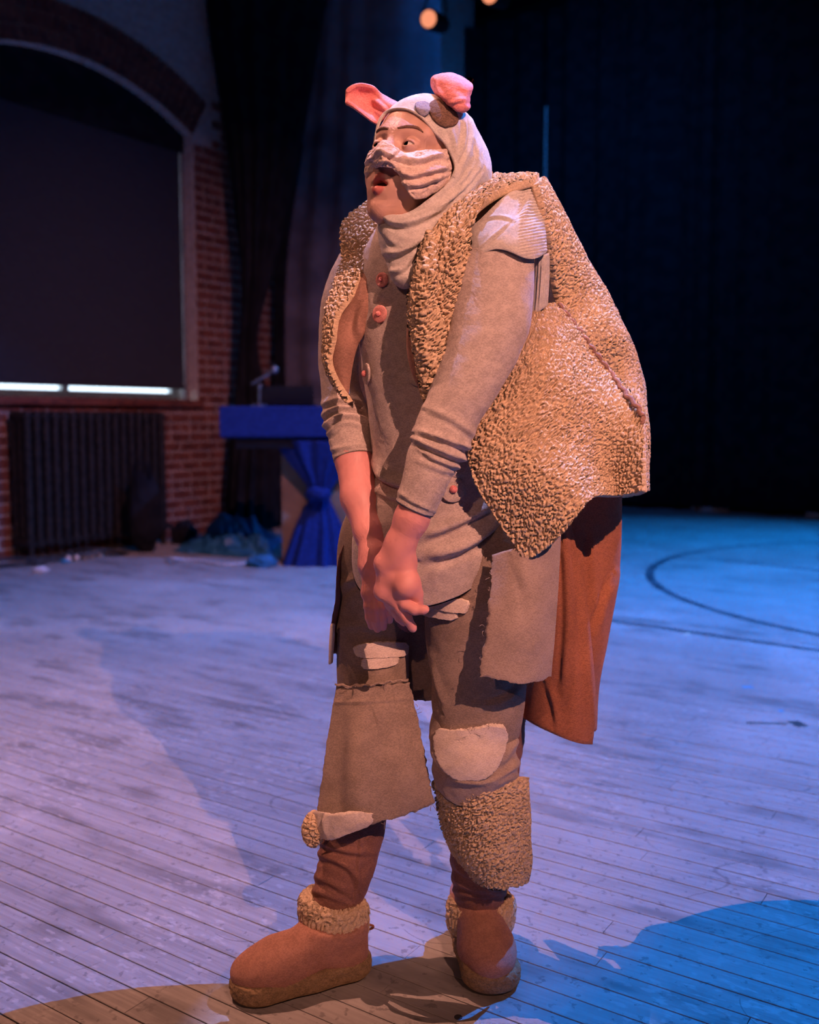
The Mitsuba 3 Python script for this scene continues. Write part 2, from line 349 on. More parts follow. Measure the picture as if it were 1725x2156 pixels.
def sheet(g, thick, front=0.0, round_edge=3):
    """A closed cloth from a grid of points: front offset along the normal, back at -thick, rims rounded."""
    nr, nc = g.shape[:2]
    nn = normals_of(g)
    e = np.minimum.reduce(np.broadcast_arrays(np.arange(nr)[:, None], (nr - 1 - np.arange(nr))[:, None], np.arange(nc)[None], (nc - 1 - np.arange(nc))[None])).astype(float)
    k = np.sqrt(np.clip(1 - (1 - np.minimum(e / round_edge, 1)) ** 2, 0.02, 1))[..., None]
    fr = np.asarray(front)[..., None] if np.ndim(front) else front
    mid = -thick / 2
    a = g + nn * (mid + (fr - mid) * k); b = g + nn * (mid - thick / 2 * k + np.minimum(fr, 0) * k)
    v = np.vstack([a.reshape(-1, 3), b.reshape(-1, 3)])
    f = grid_faces(nr, nc); q = nr * nc
    fs = [f, f[:, ::-1] + q]
    rim = np.r_[np.arange(nc), np.arange(1, nr) * nc + nc - 1, (nr - 1) * nc + np.arange(nc - 2, -1, -1), np.arange(nr - 2, 0, -1) * nc]
    r2 = np.roll(rim, -1)
    fs += [np.stack([rim, rim + q, r2 + q], 1), np.stack([rim, r2 + q, r2], 1)]
    m = trimesh.Trimesh(v, np.vstack(fs), process=False)
    if np.einsum('ij,ij->i', np.cross(v[f[:, 1]] - v[f[:, 0]], v[f[:, 2]] - v[f[:, 0]]), v[f[:, 0]] * 0 + nn.reshape(-1, 3)[f[:, 0]]).mean() < 0: m.invert()
    return m
def back(l, w=0.0): return (V(2.417, 11.081, 0) - UB * l + UW * w)[:2]
add('stage_curtain', drape([back(-3.2, -0.1), back(-1.035, -0.1)], 0.035, 5.6, 0.06, 0.42, 1, n=260, rows=16), 'black_drape', True, label='black stage curtain directly behind the person, left of the added blue slit strip', category='curtain')
add('stage_curtain', drape([back(-0.965, -0.1), back(4.6, -0.1)], 0.05, 5.6, 0.06, 0.40, 2, n=560, rows=16), 'black_drape', True, label='wide black stage curtain filling the right side of the back wall', category='curtain')
# ---------------------------------------------------------------- more mesh builders
def patch(ctrl, h=0.004, thick=0.003, disp=None, fray=None, away=False, warp=None, nmax=420, edge=3):
    """A closed cloth through a net of (pixel x, pixel y, depth) control points, sampled about every h metres.
    disp(points, normals, u, v) pushes its outer face; fray = (u0, u1, v0, v1) raggedness of the four edges."""
    w = np.array([[P(*q) for q in row] for row in ctrl])
    lu = np.linalg.norm(np.diff(w, axis=1), axis=2).sum(1).max(); lv = np.linalg.norm(np.diff(w, axis=0), axis=2).sum(0).max()
    nu, nv = int(np.clip(lu / h, 6, nmax)), int(np.clip(lv / h, 6, nmax))
    def knots(x):
        d = np.r_[0, np.cumsum(x)]; return d / d[-1]
    ku = knots(np.linalg.norm(np.diff(w, axis=1), axis=2).mean(0) + 1e-6); kv = knots(np.linalg.norm(np.diff(w, axis=0), axis=2).mean(1) + 1e-6)
    su = CubicSpline(ku, w, axis=1, bc_type='natural') if len(ku) > 2 else (lambda t: w[:, :1] + (w[:, 1:2] - w[:, :1]) * np.asarray(t)[None, :, None])
    tu, tv = np.linspace(0, 1, nu), np.linspace(0, 1, nv)
    a = su(tu)
    sv = CubicSpline(kv, a, axis=0, bc_type='natural') if len(kv) > 2 else (lambda t: a[:1] + (a[1:2] - a[:1]) * np.asarray(t)[:, None, None])
    g = sv(tv)
    if fray:
        k = lambda L, s: (meshkit.fbm(np.c_[L * 95, np.full_like(L, s), L * 0], 3, 3) - 0.5) * 2 + 0.5 * (meshkit.noise(np.c_[L * 420, np.full_like(L, s), L * 0]) - 0.5)
        u, v = np.meshgrid(tu, tv)
        d_u0, d_u1 = k(tv * lv, 1.0) * fray[0] / lu, k(tv * lv, 5.0) * fray[1] / lu
        d_v0, d_v1 = k(tu * lu, 9.0) * fray[2] / lv, k(tu * lu, 13.0) * fray[3] / lv
        gu = np.gradient(g, tu, axis=1); gv = np.gradient(g, tv, axis=0)
        e = lambda x: np.clip(1 - x / 0.12, 0, 1)
        g = g + gu * (e(u) * d_u0[:, None] + e(1 - u) * d_u1[:, None])[..., None] + gv * (e(v) * d_v0[None] + e(1 - v) * d_v1[None])[..., None]
    n = normals_of(g)
    close = g[..., 1] <= np.quantile(g[..., 1], 0.3)
    uu, vv = np.meshgrid(tu, tv)
    if ((n * (V(0, 0, 1) - g)).sum(-1)[close].mean() < 0) != away: g, uu = g[:, ::-1], uu[:, ::-1]; n = normals_of(g)
    if warp is not None: g = g + warp(g, n, uu, vv)[..., None] * n
    fr = disp(g, n, uu, vv) if disp is not None else 0.0
    return sheet(g, thick, fr, edge)
def loft(rings, h=0.006, cap=(True, True), disp=None, depth=1.0, nmin=24, round_cap=0.0, cut=None):
    """A tube through rings (pixel x, pixel y, depth, half width in pixels[, depth ratio]), its cross-sections square to its axis."""
    r = np.array([list(q) + [depth] * (5 - len(q)) for q in rings], float)
    c = np.array([P(*q[:3]) for q in r])
    hw = r[:, 3] * r[:, 2] / FOC
    L = np.linalg.norm(np.diff(c, axis=0), axis=1).sum()
    m = max(int(L / h), 4); n = max(int(2 * np.pi * hw.max() / h), nmin)
    x = spl(np.c_[c, hw, hw * r[:, 4]], np.linspace(0, 1, m))
    p = x[:, :3]; tan = unit(np.gradient(p, axis=0))
    e1 = unit(np.cross(tan, V(0, 1, 0))); e2 = np.cross(e1, tan)
    a = np.arange(n) * 2 * np.pi / n
    off = np.cos(a)[None, :, None] * e1[:, None] * x[:, None, 3:4] + np.sin(a)[None, :, None] * e2[:, None] * x[:, None, 4:5]
    if cut is not None: p = p[:, None] + tan[:, None] * (cut(a)[None, :, None] * np.linspace(0, 1, m)[:, None, None] ** 3)
    else: p = p[:, None]
    g = p + off
    nn = unit(np.cos(a)[None, :, None] * e1[:, None] * x[:, None, 4:5] + np.sin(a)[None, :, None] * e2[:, None] * x[:, None, 3:4])
    s = np.linspace(0, L, m)
    if disp is not None:
        g = g + nn * disp(g, nn, np.broadcast_to(a, g.shape[:2]), np.broadcast_to(s[:, None], g.shape[:2]))[..., None]
    v, f = g.reshape(-1, 3), grid_faces(m, n, True)
    extra = []
    for end, on in ((0, cap[0]), (m - 1, cap[1])):
        if not on: continue
        k = np.arange(n); q = len(v)
        v = np.vstack([v, g[end].mean(0)])
        extra.append(np.stack([end * n + k, np.full(n, q), end * n + (k + 1) % n] if end == 0 else [end * n + (k + 1) % n, np.full(n, q), end * n + k], 1))
    f = np.vstack([f] + extra)
    t = trimesh.Trimesh(v, f, process=False)
    if t.volume < 0: t.invert()
    return t
def surf_net(fn, lo, hi, h):
    """The surface fn = 0 (inside negative) as a mesh of quads split in two; only blocks near the surface are sampled."""
    lo = np.asarray(lo, float); n = np.ceil((np.asarray(hi) - lo) / h).astype(int) + 1
    B = 8
    nb = -(-n // B)
    ci = np.stack(np.meshgrid(*[np.arange(k) for k in nb], indexing='ij'), -1).reshape(-1, 3)
    d = np.concatenate([fn(lo + (q * B + B / 2) * h) for q in np.array_split(ci, max(len(ci) // 60000, 1))])
    on = ci[np.abs(d) < B * h * 1.25]
    vals = np.full(tuple(nb * B + 1), 1.0, np.float32)
    full = np.zeros(tuple(nb), np.float32); full[tuple(ci.T)] = np.where(d < 0, -1.0, 1.0)
    vals[:-1, :-1, :-1] = np.repeat(np.repeat(np.repeat(full, B, 0), B, 1), B, 2)
    loc = np.stack(np.meshgrid(*[np.arange(B + 1)] * 3, indexing='ij'), -1).reshape(-1, 3)
    for part in np.array_split(on, max(len(on) // 500, 1)):
        idx = (part[:, None] * B + loc[None]).reshape(-1, 3)
        vals[tuple(idx.T)] = fn(lo + idx * h)
    s = vals < 0
    c = np.zeros(tuple(np.array(s.shape) - 1), np.uint8)
    for a in (0, 1):
        for b in (0, 1):
            for e in (0, 1):
                c += s[a:s.shape[0] - 1 + a, b:s.shape[1] - 1 + b, e:s.shape[2] - 1 + e]
    act = np.argwhere((c > 0) & (c < 8))
    idx = -np.ones(c.shape, np.int64); idx[tuple(act.T)] = np.arange(len(act))
    acc, cnt = np.zeros((len(act), 3)), np.zeros(len(act))
    cor = np.array([[a, b, e] for a in (0, 1) for b in (0, 1) for e in (0, 1)])
    val = [vals[tuple((act + q).T)] for q in cor]
    for i in range(8):
        for j in range(i + 1, 8):
            if np.abs(cor[i] - cor[j]).sum() != 1: continue
            a, b = val[i], val[j]
            x = (a < 0) != (b < 0)
            t = np.where(x, a / np.where(x, a - b, 1), 0)
            acc += np.where(x[:, None], cor[i] + t[:, None] * (cor[j] - cor[i]), 0); cnt += x
    v = lo + (act + acc / np.maximum(cnt, 1)[:, None]) * h
    fs = []
    for ax in range(3):
        b1, b2 = (ax + 1) % 3, (ax + 2) % 3
        sl0 = [slice(None)] * 3; sl1 = [slice(None)] * 3
        sl0[ax] = slice(0, -1); sl1[ax] = slice(1, None)
        x = s[tuple(sl0)] != s[tuple(sl1)]
        e = np.argwhere(x); e = e[(e[:, b1] > 0) & (e[:, b2] > 0) & (e[:, b1] < c.shape[b1]) & (e[:, b2] < c.shape[b2])]
        inside0 = s[tuple(e.T)]
        q = []
        for o1, o2 in ((0, 0), (1, 0), (1, 1), (0, 1)):
            k = e.copy(); k[:, b1] -= o1; k[:, b2] -= o2; q.append(idx[tuple(k.T)])
        q = np.stack(q, 1)
        q = np.where(inside0[:, None], q, q[:, ::-1])
        q = q[(q >= 0).all(1)]
        fs += [q[:, [0, 1, 2]], q[:, [0, 2, 3]]]
    m = trimesh.Trimesh(v, np.vstack(fs), process=False)
    if m.volume < 0: m.invert()
    return m
def smin(a, b, k):
    h = np.clip(0.5 + 0.5 * (b - a) / k, 0, 1)
    return b + (a - b) * h - k * h * (1 - h)
def smax(a, b, k): return -smin(-a, -b, k)
def sd_sphere(p, c, r): return np.linalg.norm(p - np.asarray(c), axis=-1) - r
def sd_ell(p, c, r):
    q = (p - np.asarray(c)) / np.asarray(r); k = np.linalg.norm(q, axis=-1)
    return (k - 1) * k / np.maximum(np.linalg.norm(q / np.asarray(r), axis=-1), 1e-9)
def sd_cap(p, a, b, ra, rb):
    a, b = np.asarray(a, float), np.asarray(b, float)
    ab = b - a; t = np.clip(((p - a) @ ab) / max(ab @ ab, 1e-12), 0, 1)
    return np.linalg.norm(p - a - t[..., None] * ab, axis=-1) - (ra + (rb - ra) * t)

# ---------------------------------------------------------------- drapes at the left
net = [[(430, -60, 8.45), (520, -60, 8.2), (610, -60, 8.25), (698, -60, 8.5)],
       [(440, 60, 8.45), (520, 60, 8.2), (600, 60, 8.25), (678, 60, 8.5)],
       [(472, 260, 8.4), (535, 260, 8.15), (590, 260, 8.2), (645, 260, 8.45)],
       [(496, 440, 8.35), (535, 440, 8.15), (570, 440, 8.2), (606, 440, 8.4)],
       [(512, 600, 8.3), (530, 600, 8.15), (548, 600, 8.2), (566, 600, 8.35)],
       [(509, 710, 8.28), (520, 710, 8.17), (530, 710, 8.2), (540, 710, 8.3)],
       [(498, 830, 8.28), (520, 830, 8.12), (542, 830, 8.17), (562, 830, 8.3)],
       [(484, 960, 8.3), (520, 960, 8.05), (555, 960, 8.1), (588, 960, 8.3)],
       [(478, 1060, 8.3), (515, 1060, 8.0), (552, 1060, 8.05), (590, 1060, 8.3)],
       [(476, 1112, 8.3), (515, 1118, 8.0), (552, 1116, 8.05), (585, 1110, 8.3)]]
fold = lambda a, k: (lambda g, n, u, v: a * np.sin(u * k + 0.8 * np.sin(v * 5)) * np.sin(np.pi * np.clip(u, 0, 1)) ** 0.3)
add('tied_curtain', patch(net, 0.02, 0.006, warp=fold(0.035, 42)), 'black_drape', True, label='black side curtain pinched in at the middle in front of the brick wall', category='curtain')
net = [[(640, -60, 9.1), (760, -60, 8.95), (930, -60, 9.1)], [(632, 300, 9.1), (760, 300, 8.95), (930, 300, 9.1)],
       [(600, 620, 9.1), (750, 620, 8.95), (930, 620, 9.1)], [(598, 860, 9.1), (750, 860, 8.95), (930, 860, 9.1)], [(600, 1085, 9.1), (750, 1092, 8.95), (930, 1085, 9.1)]]
add('grey_curtain', patch(net, 0.02, 0.006, warp=lambda g, n, u, v: 0.02 * np.sin(u * 36 + 2 * np.sin(v * 3)) + 0.05 * fb(g, 2.5)), 'grey_drape', True, label='dusty grey curtain hanging behind the blue draped lectern', category='curtain')
net = [[(600 - 20, 300, 8.9), (640, 300, 8.9)], [(577, 560, 8.9), (604, 560, 8.9)], [(576, 850, 8.9), (602, 850, 8.9)], [(574, 1095, 8.9), (606, 1095, 8.9)]]
add('narrow_curtain', patch(net, 0.02, 0.01, warp=fold(0.012, 18)), 'black_drape', True, label='narrow black drape strip between the brick wall and the grey curtain', category='curtain')
slit_strip = back(-1.0, -0.02)  # pale strip added in place of a blue-lit slit between the curtains
add('slit_strip', trimesh.creation.cylinder(radius=0.020, segment=[[*slit_strip, 0.0], [*slit_strip, 4.55]], sections=16), 'white_paint', 40, label='thin pale vertical strip added to stand for a blue lit slit between two black curtains', category='slit_strip')
for x0, x1, y0, hgt in ((1458, 1471, 1074, 0.10), (1473, 1536, 1076, 0.045), (1698, 1760, 1089, 0.05)):  # pale boards added to stand for light leaking under the curtain hem
    a_, b_ = G(x0, y0), G(x1, y0 + (x1 - x0) * 0.04)
    L = np.linalg.norm(b_ - a_); d = unit(b_ - a_)
    m = box([0, -0.02, 0], [L, 0.02, hgt], np.stack([d, np.cross(V(0, 0, 1), d), V(0, 0, 1)], 1), a_, 0.004)
    nm = free('leak_strip_1' if 'leak_strip_1' not in scene else 'leak_strip_2' if 'leak_strip_2' not in scene else 'leak_strip_3')
    tag(add(nm, m, 'white_paint', False), kind='structure')

# ---------------------------------------------------------------- radiator below the window
rs0, _ = on_wall(46, 1000, 0.20); rs1, _ = on_wall(345, 1000, 0.20)
_, rz1 = on_wall(200, 864, 0.22)
rad = thing('radiator', 'black cast iron column radiator below the window on the brick wall', 'radiator')
NSEC = 17
pitch = (rs1 - rs0) / NSEC
def wpt(s, n, z): return W0 + UW * s + NW * n + V(0, 0, z)
for k in range(NSEC):
    s = rs0 + (k + 0.5) * pitch
    cols = [tube([wpt(s, n, 0.10), wpt(s, n, 0.14), wpt(s, n, rz1 - 0.05), wpt(s, n, rz1 - 0.01)], [0.016, pitch * 0.40, pitch * 0.40, 0.02], 10) for n in (0.08, 0.15, 0.22)]
    cols += [tube([wpt(s, 0.06, z), wpt(s, 0.15, z), wpt(s, 0.24, z)], pitch * 0.44, 10) for z in (0.13, rz1 - 0.045)]
    if k in (0, NSEC - 1): cols += [tube([wpt(s, n, 0.0), wpt(s, n, 0.02), wpt(s, n, 0.13)], [0.03, 0.022, 0.02], 10) for n in (0.08, 0.22)]
    add('section', cat(cols), 'black_iron', 40, rad)
add('pipe', tube([wpt(rs1 + 0.0, 0.15, 0.13), wpt(rs1 + 0.10, 0.15, 0.13), wpt(rs1 + 0.12, 0.15, 0.11), wpt(rs1 + 0.12, 0.15, 0.0)], 0.018, 10), 'black_iron', 40, rad)

# ---------------------------------------------------------------- lectern with its blue cloth, laptop and microphone
LY = 6.5
lec = thing('lectern', 'wide lectern with blue cloth top and knotted blue drape in front', 'lectern')
c0, c1 = P(462, 855, LY), P(884, 922, LY)
add('top', box([c0[0], LY - 0.0, c1[2]], [c1[0], LY + 0.55, c0[2]], bevel=0.012), 'blue_cloth', 30, lec, label='blue cloth covered top')
add('apron', box([c0[0] + 0.1, LY + 0.03, c1[2] - 0.07], [c1[0] - 0.1, LY + 0.5, c1[2]]), 'black_drape', False, lec)
p0, p1 = P(592, 940, LY + 0.2), P(752, 1100, LY + 0.2)
add('pedestal', box([p0[0], LY + 0.2, 0], [p1[0], LY + 0.5, c1[2] - 0.05], bevel=0.006), 'plywood', False, lec, label='brown wooden pedestal')
def pleat(g, n, a, s):
    t = s / s.max()
    return (0.012 * np.sin(a * 9 + 1) + 0.008 * np.sin(a * 15 + 3 * t)) * (0.3 + 1.6 * np.abs(t - 0.43))
rings = [(672, 928, LY + 0.12, 92), (672, 950, LY + 0.12, 80), (673, 990, LY + 0.12, 50), (674, 1030, LY + 0.12, 24), (674, 1046, LY + 0.12, 19), (673, 1062, LY + 0.12, 25), (671, 1100, LY + 0.12, 44), (669, 1150, LY + 0.12, 60), (667, 1196, LY + 0.12, 74)]
add('drape', loft(rings, 0.008, (True, True), pleat, depth=0.42), 'blue_cloth', True, lec, label='blue cloth gathered at a knot and flaring to the floor')
add('knot', loft([(650, 1043, LY + 0.1, 8), (660, 1038, LY + 0.03, 13), (676, 1040, LY + 0.02, 14), (692, 1038, LY + 0.05, 10)], 0.008), 'blue_cloth', True, lec)
lap = thing('laptop', 'black laptop with its lid up on the blue lectern top', 'laptop')
q0, q1 = P(553, 857, LY + 0.25), P(662, 819, LY + 0.25)
top_z = c0[2]
lw = q1[0] - q0[0]
add('base', box([q0[0], LY + 0.22, top_z], [q1[0], LY + 0.44, top_z + 0.018], bevel=0.003), 'black_plastic', False, lap)
tl = 0.2
Rl = np.stack([V(1, 0, 0), V(0, math.cos(tl), math.sin(tl)), V(0, -math.sin(tl), math.cos(tl))], 1)
add('lid', box([0, -0.007, 0], [lw, 0.0, q1[2] - top_z + 0.01], Rl @ np.eye(3), [q0[0], LY + 0.215, top_z + 0.012]), 'black_plastic', False, lap)
mic = thing('microphone', 'silver ball headed microphone on a short stand on the lectern', 'microphone')
mb = P(546, 855, LY + 0.12)
mb[2] = top_z
mt, m0, m1, mh = P(547, 812, LY + 0.12), P(531, 808, LY + 0.12), P(568, 785, LY + 0.10), P(578, 778, LY + 0.10)
add('stand', cat([trimesh.creation.cylinder(radius=0.05, segment=[mb, mb + V(0, 0, 0.014)], sections=24), tube([mb, (mb + mt) / 2, mt], 0.008, 10)]), 'steel', 40, mic)
add('clip', tube([mt - V(0, 0, .02), mt, mt + V(0.01, 0, 0.012)], [0.012, 0.017, 0.012], 10), 'steel', 40, mic)
add('handle', tube([m0, (m0 + m1) / 2, m1], [0.009, 0.011, 0.017], 12), 'steel', 40, mic)
ball = trimesh.creation.icosphere(3, 0.029); ball.apply_translation(mh)
add('grille', ball, 'steel', True, mic)

# ---------------------------------------------------------------- things on the floor by the wall
def lump(center, r, seed, amp=0.25, freq=9, flat=True, R=None):
    m = trimesh.creation.icosphere(5, 1.0)
    n = m.vertices.copy()
    v = n * np.asarray(r)
    v = v * (1 + amp * (meshkit.fbm(n * freq / 4 + seed, 4, seed) - 0.5))[:, None]
    if R is not None: v = v @ R.T
    v = v + center
    if flat: v[:, 2] = np.maximum(v[:, 2], 0.0)
    m.vertices = v
    return m
g = G(311, 1160); g2 = P(311, 1065, g[1])
bag = thing('bag', 'tall black bag leaning at the right end of the radiator', 'bag')
bm = lump(V(g[0], g[1] - 0.06, 0.30), (0.13, 0.11, 0.31), 3, 0.35)
add('body', bm, 'black_drape', True, bag)
add('handle', tube(line([V(g[0] - .06, g[1] - .1, .57), V(g[0] - .04, g[1] - .12, .66), V(g[0] + .04, g[1] - .12, .66), V(g[0] + .06, g[1] - .1, .56)], 14), 0.012, 8), 'black_drape', True, bag)
g = G(374, 1142)
add('dark_cloth', lump(V(g[0]+.07, g[1]-.05, 0.04), (0.10, 0.09, 0.15), 5, 0.6, 12), 'black_drape', True, label='dark heap of cloth between the radiator and the blue tarp', category='cloth')
# blue tarp bunched on the floor
t0 = G(352, 1160); 
uu, vv = np.meshgrid(np.linspace(0, 1, 150), np.linspace(0, 1, 80))
gl = [G(366, 1164), G(575, 1178), G(392, 1146), G(600, 1138)]
base = (gl[0] * (1 - uu[..., None]) + gl[1] * uu[..., None]) * (1 - vv[..., None]) + (gl[2] * (1 - uu[..., None]) + gl[3] * uu[..., None]) * vv[..., None]
hh = 0.20 * np.sin(np.pi * np.clip(uu, 0, 1)) ** 0.7 * np.sin(np.pi * vv) ** 0.6
wr = np.abs(meshkit.fbm(np.stack([uu * 5 + vv * 3, vv * 9, uu * 0], -1), 4, 5) - 0.5) * 2
base[..., 2] = 1.25 * hh * (0.45 + 1.3 * wr) * (0.5 + uu * 0.8) + 0.004
base[..., :2] += 0.12 * (np.stack([meshkit.fbm(np.stack([uu * 6, vv * 6, uu * 0 + 3], -1), 3, 1), meshkit.fbm(np.stack([uu * 6, vv * 6, uu * 0 + 7], -1), 3, 2)], -1) - 0.5)
add('tarp', sheet(base, 0.003), 'tarp', True, label='crumpled blue tarp on the floor between the radiator and the lectern', category='tarp')
g = G(552, 1192)
add('blue_bundle', lump(V(g[0], g[1], 0.02), (0.10, 0.09, 0.055), 9, 0.7, 14), 'tarp', True, label='small bright blue bundle on the floor at the foot of the lectern drape', category='cloth')
for i, (px, py) in enumerate([(144, 1181), (162, 1179), (179, 1177), (195, 1175), (211, 1172), (225, 1169)]):
    g = G(px, py + 1)
    r = 0.021 if i < 5 else 0.015
    s_ = trimesh.creation.icosphere(2, r); s_.apply_scale([1, 1, 0.95]); s_.apply_translation([g[0], g[1], r * 0.95])
    add('ball', s_, 'warm_bulb', True, label=['pale round ball at the left end of the row, beside the blue scrap', 'second pale round ball from the left in the row by the radiator', 'third pale round ball from the left in the row by the radiator',
        'fourth pale round ball from the left in the row by the radiator', 'fifth pale round ball from the left in the row by the radiator', 'smallest and dimmest pale ball at the right end of the row'][i], category='ball', group='pale balls in a row by the radiator')
g = G(141, 1184)
add('blue_scrap', lump(V(g[0], g[1] - .03, 0.012), (0.035, 0.02, 0.014), 2, 0.6), 'blue_tape', True, label='blue scrap on the floor beside the leftmost pale ball', category='scrap')
g = G(86, 1206)
add('paper_scrap', lump(V(g[0], g[1], 0.018), (0.05, 0.03, 0.022), 6, 0.9), 'white_scrap', True, label='crumpled white paper scrap on the floor near the radiator foot', category='paper')
c = thing('cable', 'tangle of black cables along the foot of the radiator', 'cable')
rg = np.random.default_rng(7)
for k in range(5):
    q = [G(x, y + rg.uniform(-5, 6)) + V(0, 0, 0.012 + 0.05 * rg.random() * (k % 2)) for x, y in ((-20, 1198), (30, 1191), (80, 1188), (120, 1180), (150, 1176), (200, 1172), (240, 1168), (270, 1166))]
    add('strand', tube(line(q, 60), 0.008, 8), 'cable', True, c)
q = [G(352, 1174, .01), G(368, 1176, .05), G(385, 1178, .01), G(430, 1182, .01), G(470, 1188, .01), G(505, 1187, .01), G(524, 1182, .01)]
add('cord', tube(line(q, 80), 0.007, 8), 'white_scrap', True, label='thin pale cord looping in front of the blue tarp', category='cord')
# scraps and tape on the boards
def tape(name, px, py, wpx, hm, m, label, rot=0.0, hz=0.0012):
    g = G(px, py); L = wpx * g[1] / FOC
    d = V(math.cos(rot), math.sin(rot), 0)
    R = np.stack([d, np.cross(V(0, 0, 1), d), V(0, 0, 1)], 1)
    add(name, box([-L / 2, -hm / 2, -0.001], [L / 2, hm / 2, hz], R, g, 0.0004), m, False, label=label, category='tape' if 'tape' in name else 'scrap')
tape('blue_tape', 1575, 1447, 22, 0.018, 'blue_tape', 'blue tape mark on the boards at the right, the farther of two')
tape('blue_tape', 1645, 1497, 12, 0.016, 'blue_tape', 'tiny blue tape mark on the boards at the right, the nearer of two')
tape('dark_tape', 1680, 1524, 26, 0.055, 'cable', 'dark square of tape on the boards near the right edge', 0.2)
tape('dark_tape', 1615, 1523, 85, 0.012, 'cable', 'thin dark strip of tape on the boards beside a dark square', -0.1)
tape('paper_fleck', 1447, 1335, 16, 0.022, 'cream_scrap', 'pale yellow paper fleck on the boards near the painted line', 0.5)
g = G(965, 2142)
add('floor_plug', trimesh.creation.cylinder(radius=0.0065, segment=[g - V(0, 0, 0.004), g + V(0, 0, 0.0012)], sections=20), 'cable', False, label='small round black plug in the boards between the boots', category='plug')

# ---------------------------------------------------------------- stage lamps seen high above the curtains
def stage_lamp(px, py, Y, aim, label):
    L = thing('stage_lamp', label, 'lamp')
    c = P(px, py, Y); d = unit(np.asarray(aim, float) - c); r = 0.058
    u = unit(np.cross(d, V(0, 0, 1))); w = np.cross(u, d)
    body = tube([c - d * 0.26, c - d * 0.24, c - d * 0.1, c - d * 0.005, c + d * 0.02], [0.03, 0.06, 0.068, 0.07, 0.07], 24)
    add('housing', body, 'black_plastic', 40, L)
    disc = trimesh.creation.cylinder(radius=r, segment=[c + d * 0.0215, c + d * 0.024], sections=32)
    k = free(L + '__lens')
    scene[k] = {**mikit.ply(disc, 'black_plastic', False), 'emitter': {'type': 'area', 'radiance': rgb(1.0, 0.33, 0.17)}}
    yoke = line([c - d * .1 + u * 0.075, c - d * .1 + u * 0.08 + V(0, 0, 0.12), c - d * .1 + V(0, 0, 0.2), c - d * .1 - u * 0.08 + V(0, 0, 0.12), c - d * .1 - u * 0.075], 20)
    add('yoke', tube(yoke, 0.008, 8), 'black_plastic', True, L)
    add('hook', tube([c - d * .1 + V(0, 0, 0.19), c - d * .1 + V(0, 0, 0.3)], 0.012, 8), 'black_plastic', True, L)
    return c - d * .1 + V(0, 0, 0.3)
h1 = stage_lamp(905, 41, 7.2, [-3.5, -1.2, 2.0], 'glowing orange stage lamp high above the person')
h2 = stage_lamp(1034, -10, 7.2, [-3.5, -1.2, 2.0], 'glowing stage lamp half cut by the top edge of the picture')
bt = thing('batten', 'black pipe that carries the stage lamps', 'pipe')
add('tube', tube([V(-1.6, 7.23, h1[2] + .03), V(1, 7.23, h1[2] + .03), V(5, 7.23, h1[2] + .03)], 0.024, 12), 'black_plastic', True, bt)
# ================================================================ the person
SKIN = {'type': 'mesh_attribute', 'name': 'vertex_color'}
scene['skin'] = {'type': 'bumpmap', 'scale': 1.0, 'arbitrary': mikit.proc(lambda p, n, uv: 0.0006 * FBM(p.x * 420, p.y * 420, p.z * 420, 2), 5e-4),
                 'bsdf': {'type': 'principled', 'base_color': SKIN, 'roughness': 0.46, 'specular': 0.4}}
def cloth(key, c1, c2, s=60.0, weave=900.0, amp=0.0005, rough=0.9, sheen=0.25):
    a_, b_ = tuple(0.93 * x for x in c1), tuple(1.03 * x for x in c2)
    def f(p, n, uv):
        k = 0.62 * FBM(p.x * 520, p.y * 520, p.z * 520, 2) + 0.38 * FBM(p.x * s, p.y * s, p.z * s, 3)
        return MIX(a_, b_, SS(0.28, 0.72, k))
    mat(key, f, rough, bump=lambda p, n, uv: amp * FBM(p.x * weave, p.y * weave, p.z * weave, 2), eps=4e-4, spec=0.12, sheen=sheen, sheen_tint=0.5)
cloth('fleece_knit', (0.375, 0.315, 0.295), (0.485, 0.415, 0.385), 90.0, 700.0, 0.0009)
cloth('hood_knit', (0.45, 0.42, 0.40), (0.535, 0.495, 0.47), 80.0, 700.0, 0.0006)
cloth('sherpa', (0.50, 0.37, 0.25), (0.64, 0.49, 0.34), 45.0, 500.0, 0.0012, 0.95, 0.4)
cloth('suede', (0.27, 0.15, 0.115), (0.36, 0.20, 0.155), 30.0, 600.0, 0.0004)
cloth('trouser_cloth', (0.21, 0.16, 0.135), (0.285, 0.22, 0.185), 40.0, 1100.0, 0.0005)
cloth('legging', (0.17, 0.085, 0.07), (0.235, 0.12, 0.095), 30.0, 700.0, 0.0005)
cloth('pale_patch', (0.55, 0.46, 0.40), (0.66, 0.565, 0.50), 50.0, 1100.0, 0.0005)
cloth('flap_cloth', (0.29, 0.225, 0.20), (0.37, 0.29, 0.26), 25.0, 1100.0, 0.0006)
cloth('rust_cloth', (0.25, 0.095, 0.055), (0.36, 0.14, 0.08), 14.0, 600.0, 0.0005)
cloth('ear_plush', (0.62, 0.20, 0.20), (0.74, 0.28, 0.275), 90.0, 700.0, 0.0006, 0.8, 0.5)
cloth('ear_back', (0.66, 0.30, 0.28), (0.76, 0.38, 0.35), 90.0, 700.0, 0.0006, 0.8, 0.5)
cloth('boot_suede', (0.33, 0.165, 0.125), (0.42, 0.22, 0.165), 70.0, 700.0, 0.0006)
cloth('crepe_sole', (0.22, 0.15, 0.085), (0.33, 0.225, 0.13), 120.0, 420.0, 0.0022, 0.95, 0.1)
cloth('brown_patch', (0.11, 0.065, 0.05), (0.17, 0.105, 0.08), 120.0, 700.0, 0.0008)
cloth('grey_patch', (0.22, 0.21, 0.28), (0.30, 0.285, 0.37), 160.0, 800.0, 0.0008)
